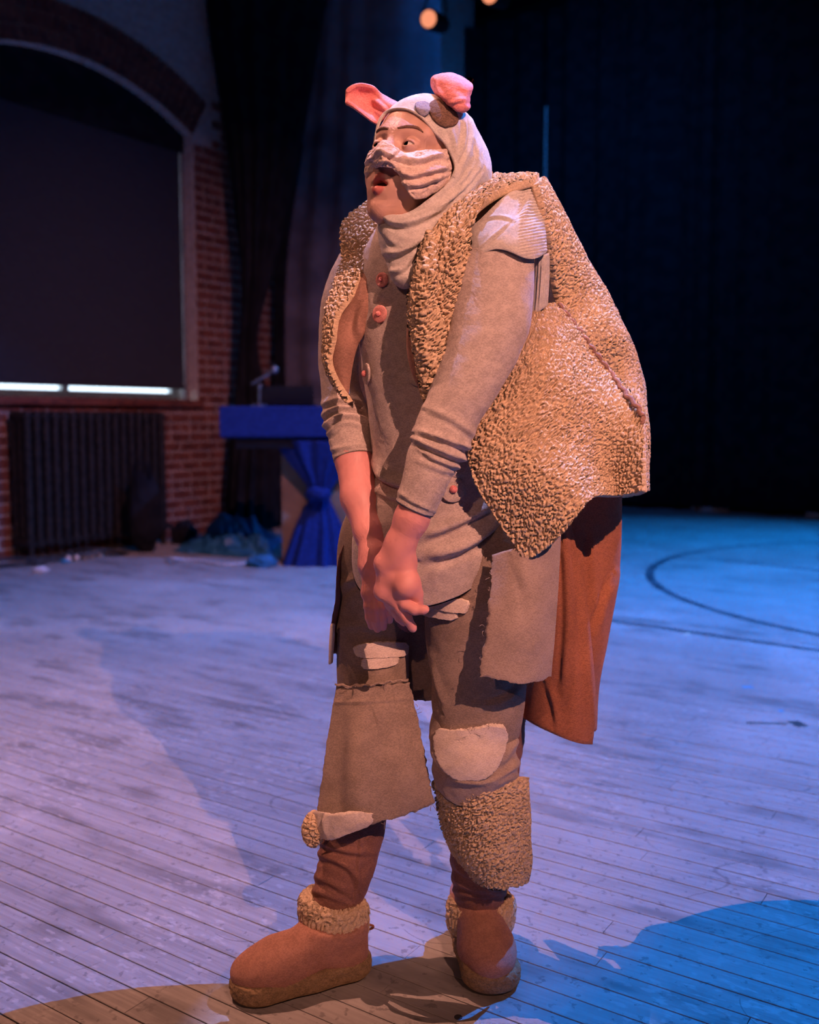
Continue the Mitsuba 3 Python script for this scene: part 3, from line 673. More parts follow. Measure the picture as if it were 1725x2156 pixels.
cloth('mask_paper', (0.54, 0.42, 0.38), (0.65, 0.525, 0.48), 60.0, 300.0, 0.0011, 0.75, 0.1)
cloth('pink_felt', (0.50, 0.20, 0.19), (0.60, 0.27, 0.25), 60.0, 700.0, 0.0005)
cloth('brow_hair', (0.12, 0.065, 0.05), (0.19, 0.105, 0.08), 300.0, 900.0, 0.0006, 0.7, 0.1)
mat('eye_ball', mottled((0.60, 0.55, 0.52), (0.66, 0.61, 0.58), 40.0), 0.12, spec=0.6)
mat('eye_iris', mottled((0.035, 0.03, 0.025), (0.07, 0.055, 0.045), 600.0), 0.1, spec=0.6)
mat('dark_mouth', (0.05, 0.015, 0.015), 0.5)
mat('boot_tread', (0.03, 0.025, 0.022), 0.8)

person = thing('person', 'person in a sheepskin vest, pig-eared hood, snout mask and ragged patched trousers, hands crossed low', 'person')

# ---------------------------------------------------------------- helpers for cloth
def curls(q, cell, seed=0):
    """Distances to the nearest and second nearest of jittered lattice points, in cells."""
    x = q / cell
    c = np.unique(np.floor(x).astype(np.int64), axis=0)
    off = np.stack(np.meshgrid(*[[-1, 0, 1]] * 3, indexing='ij'), -1).reshape(-1, 3)
    c = np.unique((c[:, None] + off[None]).reshape(-1, 3), axis=0)
    h = (c[:, 0] * 374761393 + c[:, 1] * 668265263 + c[:, 2] * 2147483647 + seed * 7919) & 0xFFFFFFFF
    r = []
    for k in range(3):
        h = ((h ^ (h >> 13)) * 1274126177) & 0xFFFFFFFF; h = h ^ (h >> 16); r.append((h & 0xFFFF) / 65535.0)
    d, _ = cKDTree(c + 0.12 + 0.76 * np.stack(r, 1)).query(x, k=2)
    return d[:, 0], d[:, 1]
def sherpa(amp=0.0042, cell=0.0078, seed=0, lumps=0.003):
    cell, amp = cell * 0.90, amp * 1.15
    def f(g, n, *a):
        p = g.reshape(-1, 3)
        w = np.stack([meshkit.noise(p * 140 + k * 31, k) for k in range(3)], 1) - 0.5
        f1, f2 = curls(p + w * cell * 1.1, cell, seed)
        b = 1.6 * sst(-0.04, 0.26, f2 - f1) ** 0.8 * (0.55 + 0.45 * np.sqrt(np.clip(1 - (f1 / 0.9) ** 2, 0.0, 1)))
        fine = meshkit.noise(p * 380, 5) - 0.5
        d = amp * b + amp * 0.16 * fine + lumps * 2 * (meshkit.fbm(p * 22, 3, 8) - 0.5)
        return d.reshape(g.shape[:-1])
    return f
def seg_dist(q, line_):
    """Distance in pixels from q (..., 2) to a polyline, signed by the side."""
    best = np.full(q.shape[:-1], 1e9); side = np.zeros(q.shape[:-1])
    for a, b in zip(line_[:-1], line_[1:]):
        a, b = V(*a), V(*b); ab = b - a
        t = np.clip(((q - a) @ ab) / (ab @ ab), 0, 1)
        r = q - a - t[..., None] * ab; d = np.linalg.norm(r, axis=-1)
        sg = np.sign(ab[0] * r[..., 1] - ab[1] * r[..., 0])
        side = np.where(d < best, sg, side); best = np.minimum(best, d)
    return best, side
def creases(lines):
    """Folds along lines: each (points, height in metres, width in pixels); a fold is a ridge with a sharper valley under it."""
    curves = [(line(np.asarray(c, float), 16), hgt, wd) for c, hgt, wd in lines]
    def f(g, *a):
        q = pix(g); out = np.zeros(q.shape[:-1])
        for c, hgt, wd in curves:
            d, s = seg_dist(q, c)
            x = d * s / wd
            end = np.minimum(np.linalg.norm(q - c[0], axis=-1), np.linalg.norm(q - c[-1], axis=-1))
            taper = sst(0, 3.0 * wd, end) * 0.75 + 0.25
            out += hgt * taper * (np.exp(-np.minimum((x + 0.5) ** 2, 40)) - 0.9 * np.exp(-np.minimum((x - 0.55) ** 2 * 2.2, 40)))
        return out
    return f
def both(*fs): return lambda *a: sum(f(*a) for f in fs)
def wrinkle(amp, s, seed=0, stretch=(1, 1, 1)): return lambda g, *a: amp * 2 * (meshkit.fbm(g * np.asarray(stretch) * s, 3, seed) - 0.5)
def fuzz(amp=0.0005): return lambda g, *a: amp * 2 * (meshkit.fbm(g * 300, 2, 2) - 0.5)
def surface_point(mesh, px, py, r=5.0):
    v = mesh.vertices; q = pix(v)
    d = np.linalg.norm(q - V(px, py), axis=1)
    i = np.nonzero(d < r)[0]
    j = i[np.argmin(v[i, 1])]
    k = i[v[i, 1] < v[j, 1] + 0.012]
    c = v[k].mean(0)
    _, _, vh = np.linalg.svd(v[np.linalg.norm(v - c, axis=1) < 0.02] - c)
    n = vh[2] if vh[2] @ (V(0, 0, 1) - c) > 0 else -vh[2]
    return P(px, py, c[1]), n

# ---------------------------------------------------------------- head, arms and hands: one skin
def rot(yaw, pitch, roll):
    """Columns: the person's right, forward, up; yaw to the left of the picture, pitch up."""
    f = V(-math.sin(yaw) * math.cos(pitch), -math.cos(yaw) * math.cos(pitch), math.sin(pitch))
    r = unit(np.cross(f, V(0, 0, 1))); u = np.cross(r, f)
    r, u = r * math.cos(roll) + u * math.sin(roll), u * math.cos(roll) - r * math.sin(roll)
    return np.stack([r, f, u], 1)
HR = rot(math.radians(34), math.radians(17), math.radians(7))
HS = 0.96
HO = P(832, 308, 1.592) - HR @ V(0, 0.078, 0) * HS
def hw_(p): return HO + HS * (np.asarray(p, float) @ HR.T)      # head frame to world
def hl_(p): return ((np.asarray(p) - HO) @ HR) / HS             # world to head frame
EYES = [V(-0.0315, 0.0735, 0.0), V(0.0315, 0.0735, 0.0)]
def head_sdf(w):
    p = hl_(w)
    m = p * np.array([-1, 1, 1]); a = np.where(p[:, :1] > 0, m, p)       # mirrored to the person's left (x < 0)
    d = sd_ell(p, (0, -0.012, 0.038), (0.074, 0.097, 0.085))
    d = smin(d, sd_ell(p, (-0.003, 0.028, -0.035), (0.055, 0.062, 0.078)), 0.03)
    d = smin(d, sd_ell(a, (-0.030, 0.050, -0.036), (0.029, 0.032, 0.036)), 0.025)
    d = smin(d, sd_ell(p, (0.004, 0.020, 0.044), (0.064, 0.064, 0.044)), 0.02)
    d = smin(d, sd_cap(a, (0, 0.062, -0.104), (-0.018, 0.050, -0.096), 0.024, 0.022), 0.022)
    d = smin(d, sd_cap(a, (-0.006, 0.079, 0.020), (-0.044, 0.066, 0.022), 0.013, 0.012), 0.018)
    d = smax(d, -sd_ell(a, (-0.0315, 0.101, -0.001), (0.021, 0.022, 0.0145)), 0.012)
    d = smin(d, smin(sd_cap(p, (0, 0.078, 0.012), (0, 0.102, -0.032), 0.0085, 0.013), sd_sphere(a, (-0.010, 0.090, -0.036), 0.0085), 0.008), 0.012)
    # lids round the eyeballs, a slit between them
    e = EYES[0]
    lid = np.abs(sd_sphere(a, e, 0.0142)) - 0.0016
    q = a - e
    ang = np.arctan2(q[:, 2] + 0.0008, np.maximum(q[:, 1], 1e-4))
    xx = np.clip(q[:, 0] / 0.0125, -1, 1)
    up, lo = 0.23 * (1 - xx ** 2) + 0.02, -0.28 * (1 - xx ** 2) + 0.02
    slit = np.maximum(ang - up, lo - ang) * 0.0135
    lid = np.maximum(lid, -slit)
    d = np.where((q[:, 1] > 0) & (sd_sphere(a, e, 0.0130) < 0), np.maximum(d, -slit), d)
    d = smin(d, np.where(q[:, 1] > -0.003, lid, 1.0), 0.0025)
    # mouth: parted lips
    d = smin(d, sd_ell(p, (0, 0.072, -0.070), (0.030, 0.017, 0.022)), 0.02)
    d = smax(d, -sd_ell(p, (0, 0.096, -0.0725), (0.0170, 0.024, 0.0070)), 0.004)
    d = smin(d, smin(sd_cap(a, (-0.0035, 0.0905, -0.0605), (-0.0205, 0.0785, -0.0715), 0.0062, 0.0032), 1.0, 0.001), 0.004)
    d = smin(d, sd_cap(a, (0.0, 0.0895, -0.0832), (-0.0205, 0.0775, -0.0750), 0.0072, 0.0030), 0.004)
    d = smax(d, -sd_cap(a, (0, 0.094, -0.0985), (-0.012, 0.090, -0.097), 0.003, 0.002), 0.010)
    d = smin(d, sd_cap(p, (0, -0.030, -0.05), (0, -0.10, -0.16), 0.048, 0.050), 0.02)
    return d * HS
hb = np.array([hw_(q) for q in ([-.09, -.12, -.24], [.09, .14, .14], [-.09, .14, -.24], [.09, -.12, .14], [.09, .14, -.24], [-.09, -.12, .14], [-.09, .14, .14], [.09, -.12, -.24])])
head = surf_net(head_sdf, hb.min(0) - .01, hb.max(0) + .01, 0.0017)

def chain(*pts): return [(P(*q[:3]), q[3]) for q in pts]
def limb(p, ch, k=0.0):
    d = None
    for (a, ra), (b, rb) in zip(ch[:-1], ch[1:]):
        e = sd_cap(p, a, b, ra, rb)
        d = e if d is None else (smin(d, e, k) if k else np.minimum(d, e))
    return d
NEAR_ARM = chain((1005, 780, 1.532, .034), (928, 935, 1.507, .030), (890, 1035, 1.502, .026), (867, 1092, 1.503, .0255), (843, 1145, 1.508, .0225), (835, 1172, 1.512, .0205))
NP = chain((812, 1186, 1.512, .0150), (852, 1184, 1.512, .0165), (808, 1245, 1.520, .0125), (856, 1232, 1.502, .0185), (832, 1258, 1.520, .0130), (835, 1168, 1.512, .0200), (832, 1215, 1.512, .0135))
NEAR_FINGERS = [chain((862, 1222, 1.503, .0155), (875, 1250, 1.506, .0120), (878, 1270, 1.510, .0098), (880, 1284, 1.515, .0080)),                       # thumb
                chain((843, 1254, 1.514, .0110), (853, 1272, 1.503, .0096), (874, 1284, 1.494, .0085), (891, 1284, 1.490, .0072), (896, 1283, 1.4895, .0062)),      # index, bent across
                chain((833, 1258, 1.516, .0108), (844, 1281, 1.512, .0095), (857, 1302, 1.512, .0085), (868, 1320, 1.517, .0068), (870, 1324, 1.518, .0060)),       # middle
                chain((822, 1258, 1.524, .0102), (832, 1282, 1.530, .0090), (842, 1300, 1.537, .0080), (850, 1310, 1.545, .0066)),
                chain((812, 1250, 1.528, .0092), (820, 1272, 1.535, .0080), (827, 1286, 1.542, .0070), (832, 1294, 1.548, .0060))]
def near_sdf(w):
    d = limb(w, NEAR_ARM, 0.012)
    h = None
    for i, j in ((0, 2), (1, 3), (0, 1), (2, 4), (3, 4), (5, 0), (5, 1), (6, 4), (6, 3), (6, 2)):
        e = sd_cap(w, NP[i][0], NP[j][0], NP[i][1], NP[j][1])
        h = e if h is None else smin(h, e, 0.010)
    d = smin(d, h, 0.012)
    f = None
    for ch in NEAR_FINGERS:
        e = limb(w, ch, 0.003)
        f = e if f is None else smin(f, e, 0.0015)
    d = smin(d, f, 0.006)
    return d
def far_arm_pts(): return chain((718, 800, 1.76, .028), (732, 900, 1.727, .030), (745, 965, 1.70, .0315), (757, 1050, 1.66, .0305), (778, 1120, 1.625, .0245), (788, 1165, 1.607, .0220), (790, 1190, 1.60, .021))
FAR_ARM = far_arm_pts()
FP = chain((776, 1190, 1.60, .0135), (806, 1190, 1.60, .0145), (778, 1248, 1.592, .0110), (816, 1245, 1.592, .0115), (796, 1220, 1.594, .0140), (790, 1172, 1.604, .0205))
FAR_FINGERS = [chain((778, 1246, 1.590, .0098), (777, 1276, 1.586, .0088), (779, 1300, 1.588, .0078), (783, 1318, 1.592, .0064)),
               chain((790, 1250, 1.588, .0102), (790, 1280, 1.582, .0092), (792, 1306, 1.584, .0080), (795, 1324, 1.588, .0066)),
               chain((803, 1250, 1.588, .0102), (804, 1278, 1.582, .0090), (806, 1302, 1.585, .0080), (807, 1320, 1.590, .0066)),
               chain((815, 1245, 1.590, .0092), (818, 1270, 1.586, .0082), (820, 1292, 1.588, .0072), (821, 1306, 1.592, .0060)),
               chain((812, 1200, 1.588, .0130), (826, 1225, 1.578, .0110), (833, 1248, 1.575, .0092), (836, 1262, 1.577, .0076))]
def far_sdf(w):
    d = limb(w, FAR_ARM, 0.012)
    h = None
    for i, j in ((0, 2), (1, 3), (0, 1), (2, 3), (5, 0), (5, 1), (4, 2), (4, 3)):
        e = sd_cap(w, FP[i][0], FP[j][0], FP[i][1], FP[j][1])
        h = e if h is None else smin(h, e, 0.010)
    d = smin(d, h, 0.012)
    f = None
    for ch in FAR_FINGERS:
        e = limb(w, ch, 0.003)
        f = e if f is None else smin(f, e, 0.0012)
    return smin(d, f, 0.005)
near_arm = surf_net(near_sdf, P(780, 1340, 1.44) - V(.02, 0, 0.02), V(0.19, 1.60, 1.13), 0.0016)
far_arm = surf_net(far_sdf, V(-0.165, 1.54, 0.58), V(0.01, 1.82, 1.13), 0.0018)
# trunk and legs under the clothes
CH = lambda *p: [(P(*q[:3]), q[3]) for q in p]
TR = [CH((905, 480, 1.72, .060), (905, 640, 1.715, .080), (915, 820, 1.71, .085), (925, 1000, 1.71, .10), (925, 1110, 1.74, .105)),
      CH((1050, 560, 1.585, .040), (1035, 650, 1.565, .043), (1005, 780, 1.535, .033)), CH((752, 575, 1.82, .026), (719, 680, 1.79, .028), (718, 800, 1.76, .027)),
      CH((905, 490, 1.71, .055), (1045, 560, 1.595, .036)), CH((900, 500, 1.72, .055), (757, 570, 1.82, .026)),
      CH((1000, 1150, 1.70, .09), (1003, 1330, 1.69, .075), (1000, 1580, 1.69, .058), (1012, 1780, 1.74, .044), (1010, 1930, 1.78, .038), (1010, 1985, 1.785, .036)),
      CH((840, 1150, 1.78, .08), (790, 1330, 1.78, .058), (775, 1580, 1.755, .046), (740, 1740, 1.735, .040), (708, 1930, 1.70, .038), (706, 1985, 1.69, .036))]
def trunk_sdf(w):
    d = None
    for ch in TR:
        e = limb(w, ch, 0.02)
        d = e if d is None else smin(d, e, 0.03)
    return d
trunk = surf_net(trunk_sdf, V(-0.22, 1.40, 0.04), V(0.24, 1.95, 1.42), 0.007)
def union(ms):
    import manifold3d as m3
    try:
        mm = [m3.Manifold(m3.Mesh(np.asarray(m.vertices, np.float32), np.asarray(m.faces, np.uint32))) for m in ms]
        print('manifold', [x.status() for x in mm])
        if any(x.status() != m3.Error.NoError or x.num_tri() == 0 for x in mm): raise ValueError('not manifold')
        u = mm[0]
        for x in mm[1:]: u = u + x
        r = u.to_mesh()
        return trimesh.Trimesh(np.array(r.vert_properties[:, :3], float), np.array(r.tri_verts), process=False)
    except Exception as e:
        print('union falls back:', e)
        return cat(ms)
body = union([trunk, head, near_arm, far_arm])
bv = np.asarray(body.vertices)
p = hl_(bv)
face = np.array([0.475, 0.285, 0.235]); hand = np.array([0.60, 0.265, 0.255])
col = np.where((bv[:, 2] < 1.15)[:, None], hand, face)
col = col * (1 + 0.16 * (meshkit.fbm(bv * 70, 3, 4) - 0.5))[:, None]
pa = np.where(p[:, :1] > 0, p * [-1, 1, 1], p)
ld = np.minimum(sd_cap(pa, V(-0.002, 0.0905, -0.0610), V(-0.0215, 0.0785, -0.0718), 0.0070, 0.0036), sd_cap(pa, V(0.0, 0.0895, -0.0832), V(-0.0205, 0.0775, -0.0750), 0.0078, 0.0034))
lips = (sst(0.0016, 0.0002, ld) * (p[:, 1] > 0.06))[:, None]
col = col * (1 - lips) + np.array([0.40, 0.115, 0.105]) * lips
inm = ((np.abs(p[:, 0]) < 0.018) & (np.abs(p[:, 2] + 0.0725) < 0.0075) & (p[:, 1] > 0.055) & (p[:, 1] < 0.083))[:, None]
col = np.where(inm, np.array([0.10, 0.025, 0.025]), col)
warm = sst(0.03, 0.0, np.linalg.norm(p - V(-0.012, 0.07, -0.09), axis=1))[:, None]
add('body', body, 'skin', True, person, color=np.clip(col, 0, 1))
for i, e in enumerate(EYES):
    gaze = unit(V(0.42, 1.0, 0.0)) if i == 0 else unit(V(0.42, 1.0, 0.0))
    m = trimesh.creation.icosphere(4, 0.0128 * HS); m.apply_translation(hw_(e))
    k = add('eye', m, 'eye_ball', True, person, label='eye')
    th = np.linspace(0, 0.44, 12); a_ = np.linspace(0, 2 * np.pi, 33)[:-1]
    gw = unit(HR @ gaze); x1 = unit(np.cross(gw, V(0, 0, 1))); x2 = np.cross(x1, gw)
    rr = 0.0131 * HS
    gpts = hw_(e) + rr * (np.cos(th)[:, None, None] * gw + np.sin(th)[:, None, None] * (np.cos(a_)[None, :, None] * x1 + np.sin(a_)[None, :, None] * x2))
    add('iris', trimesh.Trimesh(gpts.reshape(-1, 3), grid_faces(12, 32, True)[:, ::-1], process=False), 'eye_iris', True, k, label='dark iris')
def brow(side):
    th = np.linspace(0, 1, 40)
    c = spl(np.array([[-0.010, 0.0900, 0.0215], [-0.024, 0.0875, 0.0265], [-0.040, 0.0770, 0.0265], [-0.050, 0.0655, 0.0205]]), th) * [side, 1, 1]
    # drop each point onto the skin
    w = hw_(c); d0 = unit(HR @ V(0, 1, 0.1))
    for _ in range(6): w = w - d0 * head_sdf(w)[:, None] * 0.9
    return tube(w, 0.0010 + 0.0020 * np.sin(np.pi * np.clip(th * 0.92 + 0.1, 0, 1)), 10)
for s_ in (1, -1):
    b_ = brow(s_); n_ = meshkit.fbm(b_.vertices * 500, 2, 1) - 0.5
    b_.vertices = b_.vertices + 0.0012 * n_[:, None] * unit(HR @ V(0, 1, 0.3))
    add('eyebrow', b_, 'brow_hair', True, person, label='dark eyebrow')
# ---------------------------------------------------------------- appliques laid on other surfaces
from scipy.interpolate import LinearNDInterpolator
def front_depth(meshes, x0, y0, x1, y1, cell=9.0, slack=0.03):
    """An interpolator (px, py) -> depth of the surface of the meshes nearest to the viewer's side."""
    v = np.vstack([np.asarray(m.vertices) for m in meshes]); n = np.vstack([np.asarray(m.vertex_normals) for m in meshes])
    v = v[np.einsum('ij,ij->i', n, unit(V(0, 0, 1) - v)) > 0.12]; q = pix(v)
    k = (q[:, 0] > x0 - 25) & (q[:, 0] < x1 + 25) & (q[:, 1] > y0 - 25) & (q[:, 1] < y1 + 25)
    v, q = v[k], q[k]
    c = np.floor(q / cell).astype(int); c -= c.min(0); idx = c[:, 0] * 4000 + c[:, 1]
    mn = np.full(idx.max() + 1, 9e9); np.minimum.at(mn, idx, v[:, 1])
    k = v[:, 1] < mn[idx] + slack * 0.3
    return LinearNDInterpolator(q[k], v[k, 1])
def applique(meshes, poly, off=0.002, thick=0.0025, h=1.6, fray=0.0, disp=None, seed=0, round_=False):
    poly = np.asarray(poly, float)
    b = np.vstack([poly, poly[:1]])
    if len(poly) > 4:
        bb = np.concatenate([np.linspace(a, c_, 12, endpoint=False) for a, c_ in zip(b[:-1], b[1:])])
        k_ = 3 if not round_ else 9
        b = sum(np.roll(bb, q_, 0) for q_ in range(-k_, k_ + 1)) / (2 * k_ + 1)
    per = np.linalg.norm(b - np.roll(b, 1, 0), axis=1).sum()
    n = max(int(per / h), 24)
    s_ = np.r_[0, np.cumsum(np.linalg.norm(np.diff(np.vstack([b, b[:1]]), axis=0), axis=1))]
    b = np.stack([np.interp(np.linspace(0, s_[-1], n + 1)[:-1], s_, np.r_[b[:, k], b[0, k]]) for k in (0, 1)], 1)
    c = b.mean(0)
    if fray:
        r = meshkit.fbm(np.c_[b * 0.16, np.full(n, seed)], 3, seed) - 0.5 + 0.7 * (meshkit.noise(np.c_[b * 0.5, np.full(n, seed)], seed) - 0.5)
        b = b + unit(b - c) * (r * 2 * fray)[:, None]
    dep = front_depth(meshes, *b.min(0), *b.max(0))
    rad = np.linalg.norm(b - c, axis=1).max(); m = max(int(rad / h), 5)
    t = np.linspace(1, 0.015, m)
    q = c + t[:, None, None] * (b - c)[None]
    pts, val = dep.points, dep.values.ravel()
    near_ = (np.abs(pts - c) < (b.max(0) - b.min(0)) / 2 + 8).all(1)
    def basis(z): x, y = (z[..., 0] - c[0]) / rad, (z[..., 1] - c[1]) / rad; return np.stack([x * 0 + 1, x, y, x * x, x * y, y * y, x ** 3, x * x * y, x * y * y, y ** 3], -1)
    co = np.linalg.lstsq(basis(pts[near_]), val[near_], rcond=None)[0]
    Y = basis(q) @ co
    g = np.array([[P(q[i, j, 0], q[i, j, 1], Y[i, j]) for j in range(n)] for i in range(m)])
    tow = unit(V(0, 0, 1) - g)
    nn = unit(np.cross(np.gradient(g, axis=0), np.roll(g, -1, 1) - np.roll(g, 1, 1)))
    nn = np.where((nn * tow).sum(-1, keepdims=True) < 0, -nn, nn)
    e = np.clip((1 - t) * rad / 3.0, 0, 1); k = np.sqrt(1 - (1 - e) ** 2)[:, None, None]
    f_ = disp(g, nn, t[:, None] + 0 * Y, Y)[..., None] if disp is not None else 0.0
    a = g + nn * (off + (thick + f_) * np.maximum(k, 0.1)); bk = g - nn * 0.001
    v = np.vstack([a.reshape(-1, 3), bk.reshape(-1, 3), a[-1].mean(0), bk[-1].mean(0)])
    f = grid_faces(m, n, True); N = m * n; j = np.arange(n); j2 = (j + 1) % n; last = (m - 1) * n
    fs = np.vstack([f, f[:, ::-1] + N, np.stack([last + j, last + j2, np.full(n, 2 * N)], 1)[:, [0, 1, 2]], np.stack([N + last + j2, N + last + j, np.full(n, 2 * N + 1)], 1), np.stack([j, N + j, N + j2], 1), np.stack([j, N + j2, j2], 1)])
    mm = trimesh.Trimesh(v, fs, process=False)
    if mm.volume < 0: mm.invert()
    return mm

# ---------------------------------------------------------------- hood and cowl
OPEN = [(804, 254), (819, 238), (835, 233), (856, 234), (874, 242), (891, 255), (914, 282), (935, 305), (949, 330), (956, 352), (951, 372), (932, 397), (900, 421), (864, 445), (837, 452), (818, 449), (797, 433), (765, 420), (765, 318), (791, 314), (795, 285)]
def poly_sd(q, poly):
    """Signed distance in pixels to a polygon, inside negative."""
    poly = np.asarray(poly, float); d = np.full(len(q), 1e9); c = np.zeros(len(q), bool)
    for a, b in zip(poly, np.roll(poly, -1, 0)):
        ab = b - a; r = q - a; t = np.clip(r @ ab / (ab @ ab), 0, 1)
        d = np.minimum(d, np.linalg.norm(r - t[:, None] * ab, axis=1))
        k = (a[1] > q[:, 1]) != (b[1] > q[:, 1])
        c ^= k & (q[:, 0] < ab[0] * (q[:, 1] - a[1]) / (ab[1] if ab[1] else 1e-9) + a[0])
    return np.where(c, -d, d)
OPEN_S = line(np.array(OPEN + OPEN[:1], float), 120)[:-1]
def hood_out(w):
    p = hl_(w)
    d = sd_ell(p, (0, -0.016, 0.040), (0.084, 0.108, 0.090)) * HS
    d = smin(d, sd_cap(p, (0, -0.03, 0.01), (0, -0.045, -0.10), 0.084, 0.072) * HS, 0.03)
    d = smin(d, sd_cap(w, P(885, 436, 1.615), P(968, 372, 1.665), 0.052, 0.050), 0.035)
    d = smin(d, sd_cap(w, P(900, 430, 1.65), P(864, 500, 1.60), 0.070, 0.046), 0.03)
    d = smin(d, sd_cap(w, P(864, 500, 1.60), P(852, 576, 1.578), 0.044, 0.024), 0.025)
    return d
def hood_sdf(w):
    d = hood_out(w)
    q = pix(w)
    ps = poly_sd(q, OPEN_S) / 1240.0
    cutter = np.maximum(np.maximum(ps, -(d + 0.034)), w[:, 1] - 1.70)
    return smax(d, -cutter, 0.004)
hood = surf_net(hood_sdf, V(-0.11, 1.48, 1.17), V(0.19, 1.83, 1.56), 0.0023)
fn_ = creases([([(941, 266), (951, 290), (958, 338)], .0035, 6), ([(974, 246), (977, 284), (966, 322)], .004, 6), ([(984, 242), (991, 284), (981, 323), (963, 357)], .004, 6),
               ([(1012, 335), (992, 374), (954, 409), (900, 442), (862, 457)], .0045, 7), ([(1016, 356), (990, 393), (945, 431), (880, 463)], .004, 6), ([(987, 352), (968, 385), (940, 408), (905, 430)], .003, 5),
               ([(1000, 300), (1003, 335), (985, 365)], .003, 6),
               ([(794, 440), (812, 466), (845, 476), (890, 464), (938, 434), (968, 408)], .006, 8), ([(811, 540), (845, 534), (878, 516), (904, 492)], .007, 8),
               ([(820, 578), (848, 570), (869, 545), (885, 515)], .005, 8), ([(812, 500), (830, 515), (842, 520)], .003, 7), ([(835, 490), (860, 496), (884, 484)], -.003, 10)])
vn = np.array(hood.vertex_normals)
facing = sst(-0.2, 0.15, np.einsum('ij,ij->i', vn, unit(V(0, 0, 1) - hood.vertices)))
inside = sst(-0.008, -0.002, hood_out(np.asarray(hood.vertices)))
hood.vertices = hood.vertices + vn * (facing * inside * fn_(np.asarray(hood.vertices)) + 0.0004 * 2 * (meshkit.fbm(np.asarray(hood.vertices) * 300, 2, 1) - .5) + inside * 0.0025 * 2 * (meshkit.fbm(np.asarray(hood.vertices) * 25, 2, 6) - .5))[:, None]
hk = add('hood', hood, 'hood_knit', True, person, label='cream knit hood and cowl wrapped round the face')
hem_q = [(791, 312), (795, 285), (803, 254), (818, 237), (835, 232), (857, 233), (875, 241), (892, 254), (915, 281), (936, 304), (950, 329), (957, 352), (952, 373)]
hq = line(np.array(hem_q, float), 90)
hd = front_depth([hood], 760, 220, 990, 470)
out = hq + unit(hq - V(870, 340)) * 3.0
hy = hd(out); hy = np.where(np.isfinite(hy), hy, np.nan)
ok = np.isfinite(hy); hy = np.interp(np.arange(len(hq)), np.nonzero(ok)[0], hy[ok])
from scipy.ndimage import gaussian_filter1d
hy = gaussian_filter1d(hy, 3)
add('hem', tube(np.array([P(a[0], a[1], b - 0.0005) for a, b in zip(out, hy)]), 0.0026, 10), 'hood_knit', True, hk)
spot_fn = both(fuzz(0.0009))
add('spot', applique([hood], [(903, 240), (900, 222), (912, 210), (930, 207), (950, 222), (963, 240), (967, 256), (958, 268), (935, 270), (918, 262)], 0.0008, 0.002, disp=spot_fn, round_=True), 'brown_patch', True, hk, label='dark brown plush spot')
add('spot', applique([hood], [(871, 222), (878, 216), (893, 215), (906, 219), (909, 228), (904, 240), (893, 248), (881, 240)], 0.0016, 0.002, disp=spot_fn, round_=True), 'grey_patch', True, hk, label='violet grey plush spot')
def ear(net, crease):
    return patch(net, 0.002, 0.007, disp=both(creases(crease), fuzz(0.0004), wrinkle(0.0015, 40)))
e1_ = [[(842, 214, 1.665), (832, 224, 1.640), (820, 240, 1.640), (806, 256, 1.655)], [(821, 203, 1.665), (806, 218, 1.645), (800, 236, 1.648), (797, 257, 1.640)],
       [(792, 188, 1.66), (784, 205, 1.668), (778, 222, 1.668), (774, 242, 1.635)], [(762, 181, 1.65), (758, 196, 1.665), (755, 210, 1.662), (752, 225, 1.635)],
       [(744, 186, 1.645), (741, 196, 1.652), (740, 206, 1.650), (739, 217, 1.635)], [(733, 196, 1.645), (730, 201, 1.647), (728, 206, 1.646), (728, 211, 1.64)]]
add('ear', ear(e1_, [([(822, 236), (800, 215), (778, 200)], .003, 7), ([(812, 244), (792, 232), (770, 224)], .003, 6)]), 'ear_plush', True, hk, label='pink plush pig ear sticking out to the left')
e2_ = [[(922, 206, 1.655), (936, 216, 1.600), (952, 231, 1.588), (967, 239, 1.592), (975, 236, 1.63)], [(913, 196, 1.655), (930, 203, 1.594), (958, 214, 1.580), (982, 226, 1.590), (989, 224, 1.63)],
       [(907, 180, 1.655), (926, 186, 1.600), (955, 192, 1.582), (980, 205, 1.592), (987, 206, 1.635)], [(907, 166, 1.655), (925, 168, 1.605), (955, 173, 1.588), (985, 187, 1.595), (995, 186, 1.64)],
       [(917, 157, 1.66), (935, 155, 1.625), (960, 158, 1.612), (985, 171, 1.615), (991, 173, 1.645)], [(921, 158, 1.675), (938, 153, 1.655), (962, 155, 1.648), (982, 167, 1.648), (986, 172, 1.66)]]
add('ear', ear(e2_, [([(945, 226), (962, 216), (984, 214)], .003, 6), ([(915, 172), (924, 196), (938, 216)], .003, 5), ([(950, 186), (970, 194), (990, 196)], -.0015, 10)]), 'ear_plush', True, hk, label='pink plush pig ear folded over on the top right')

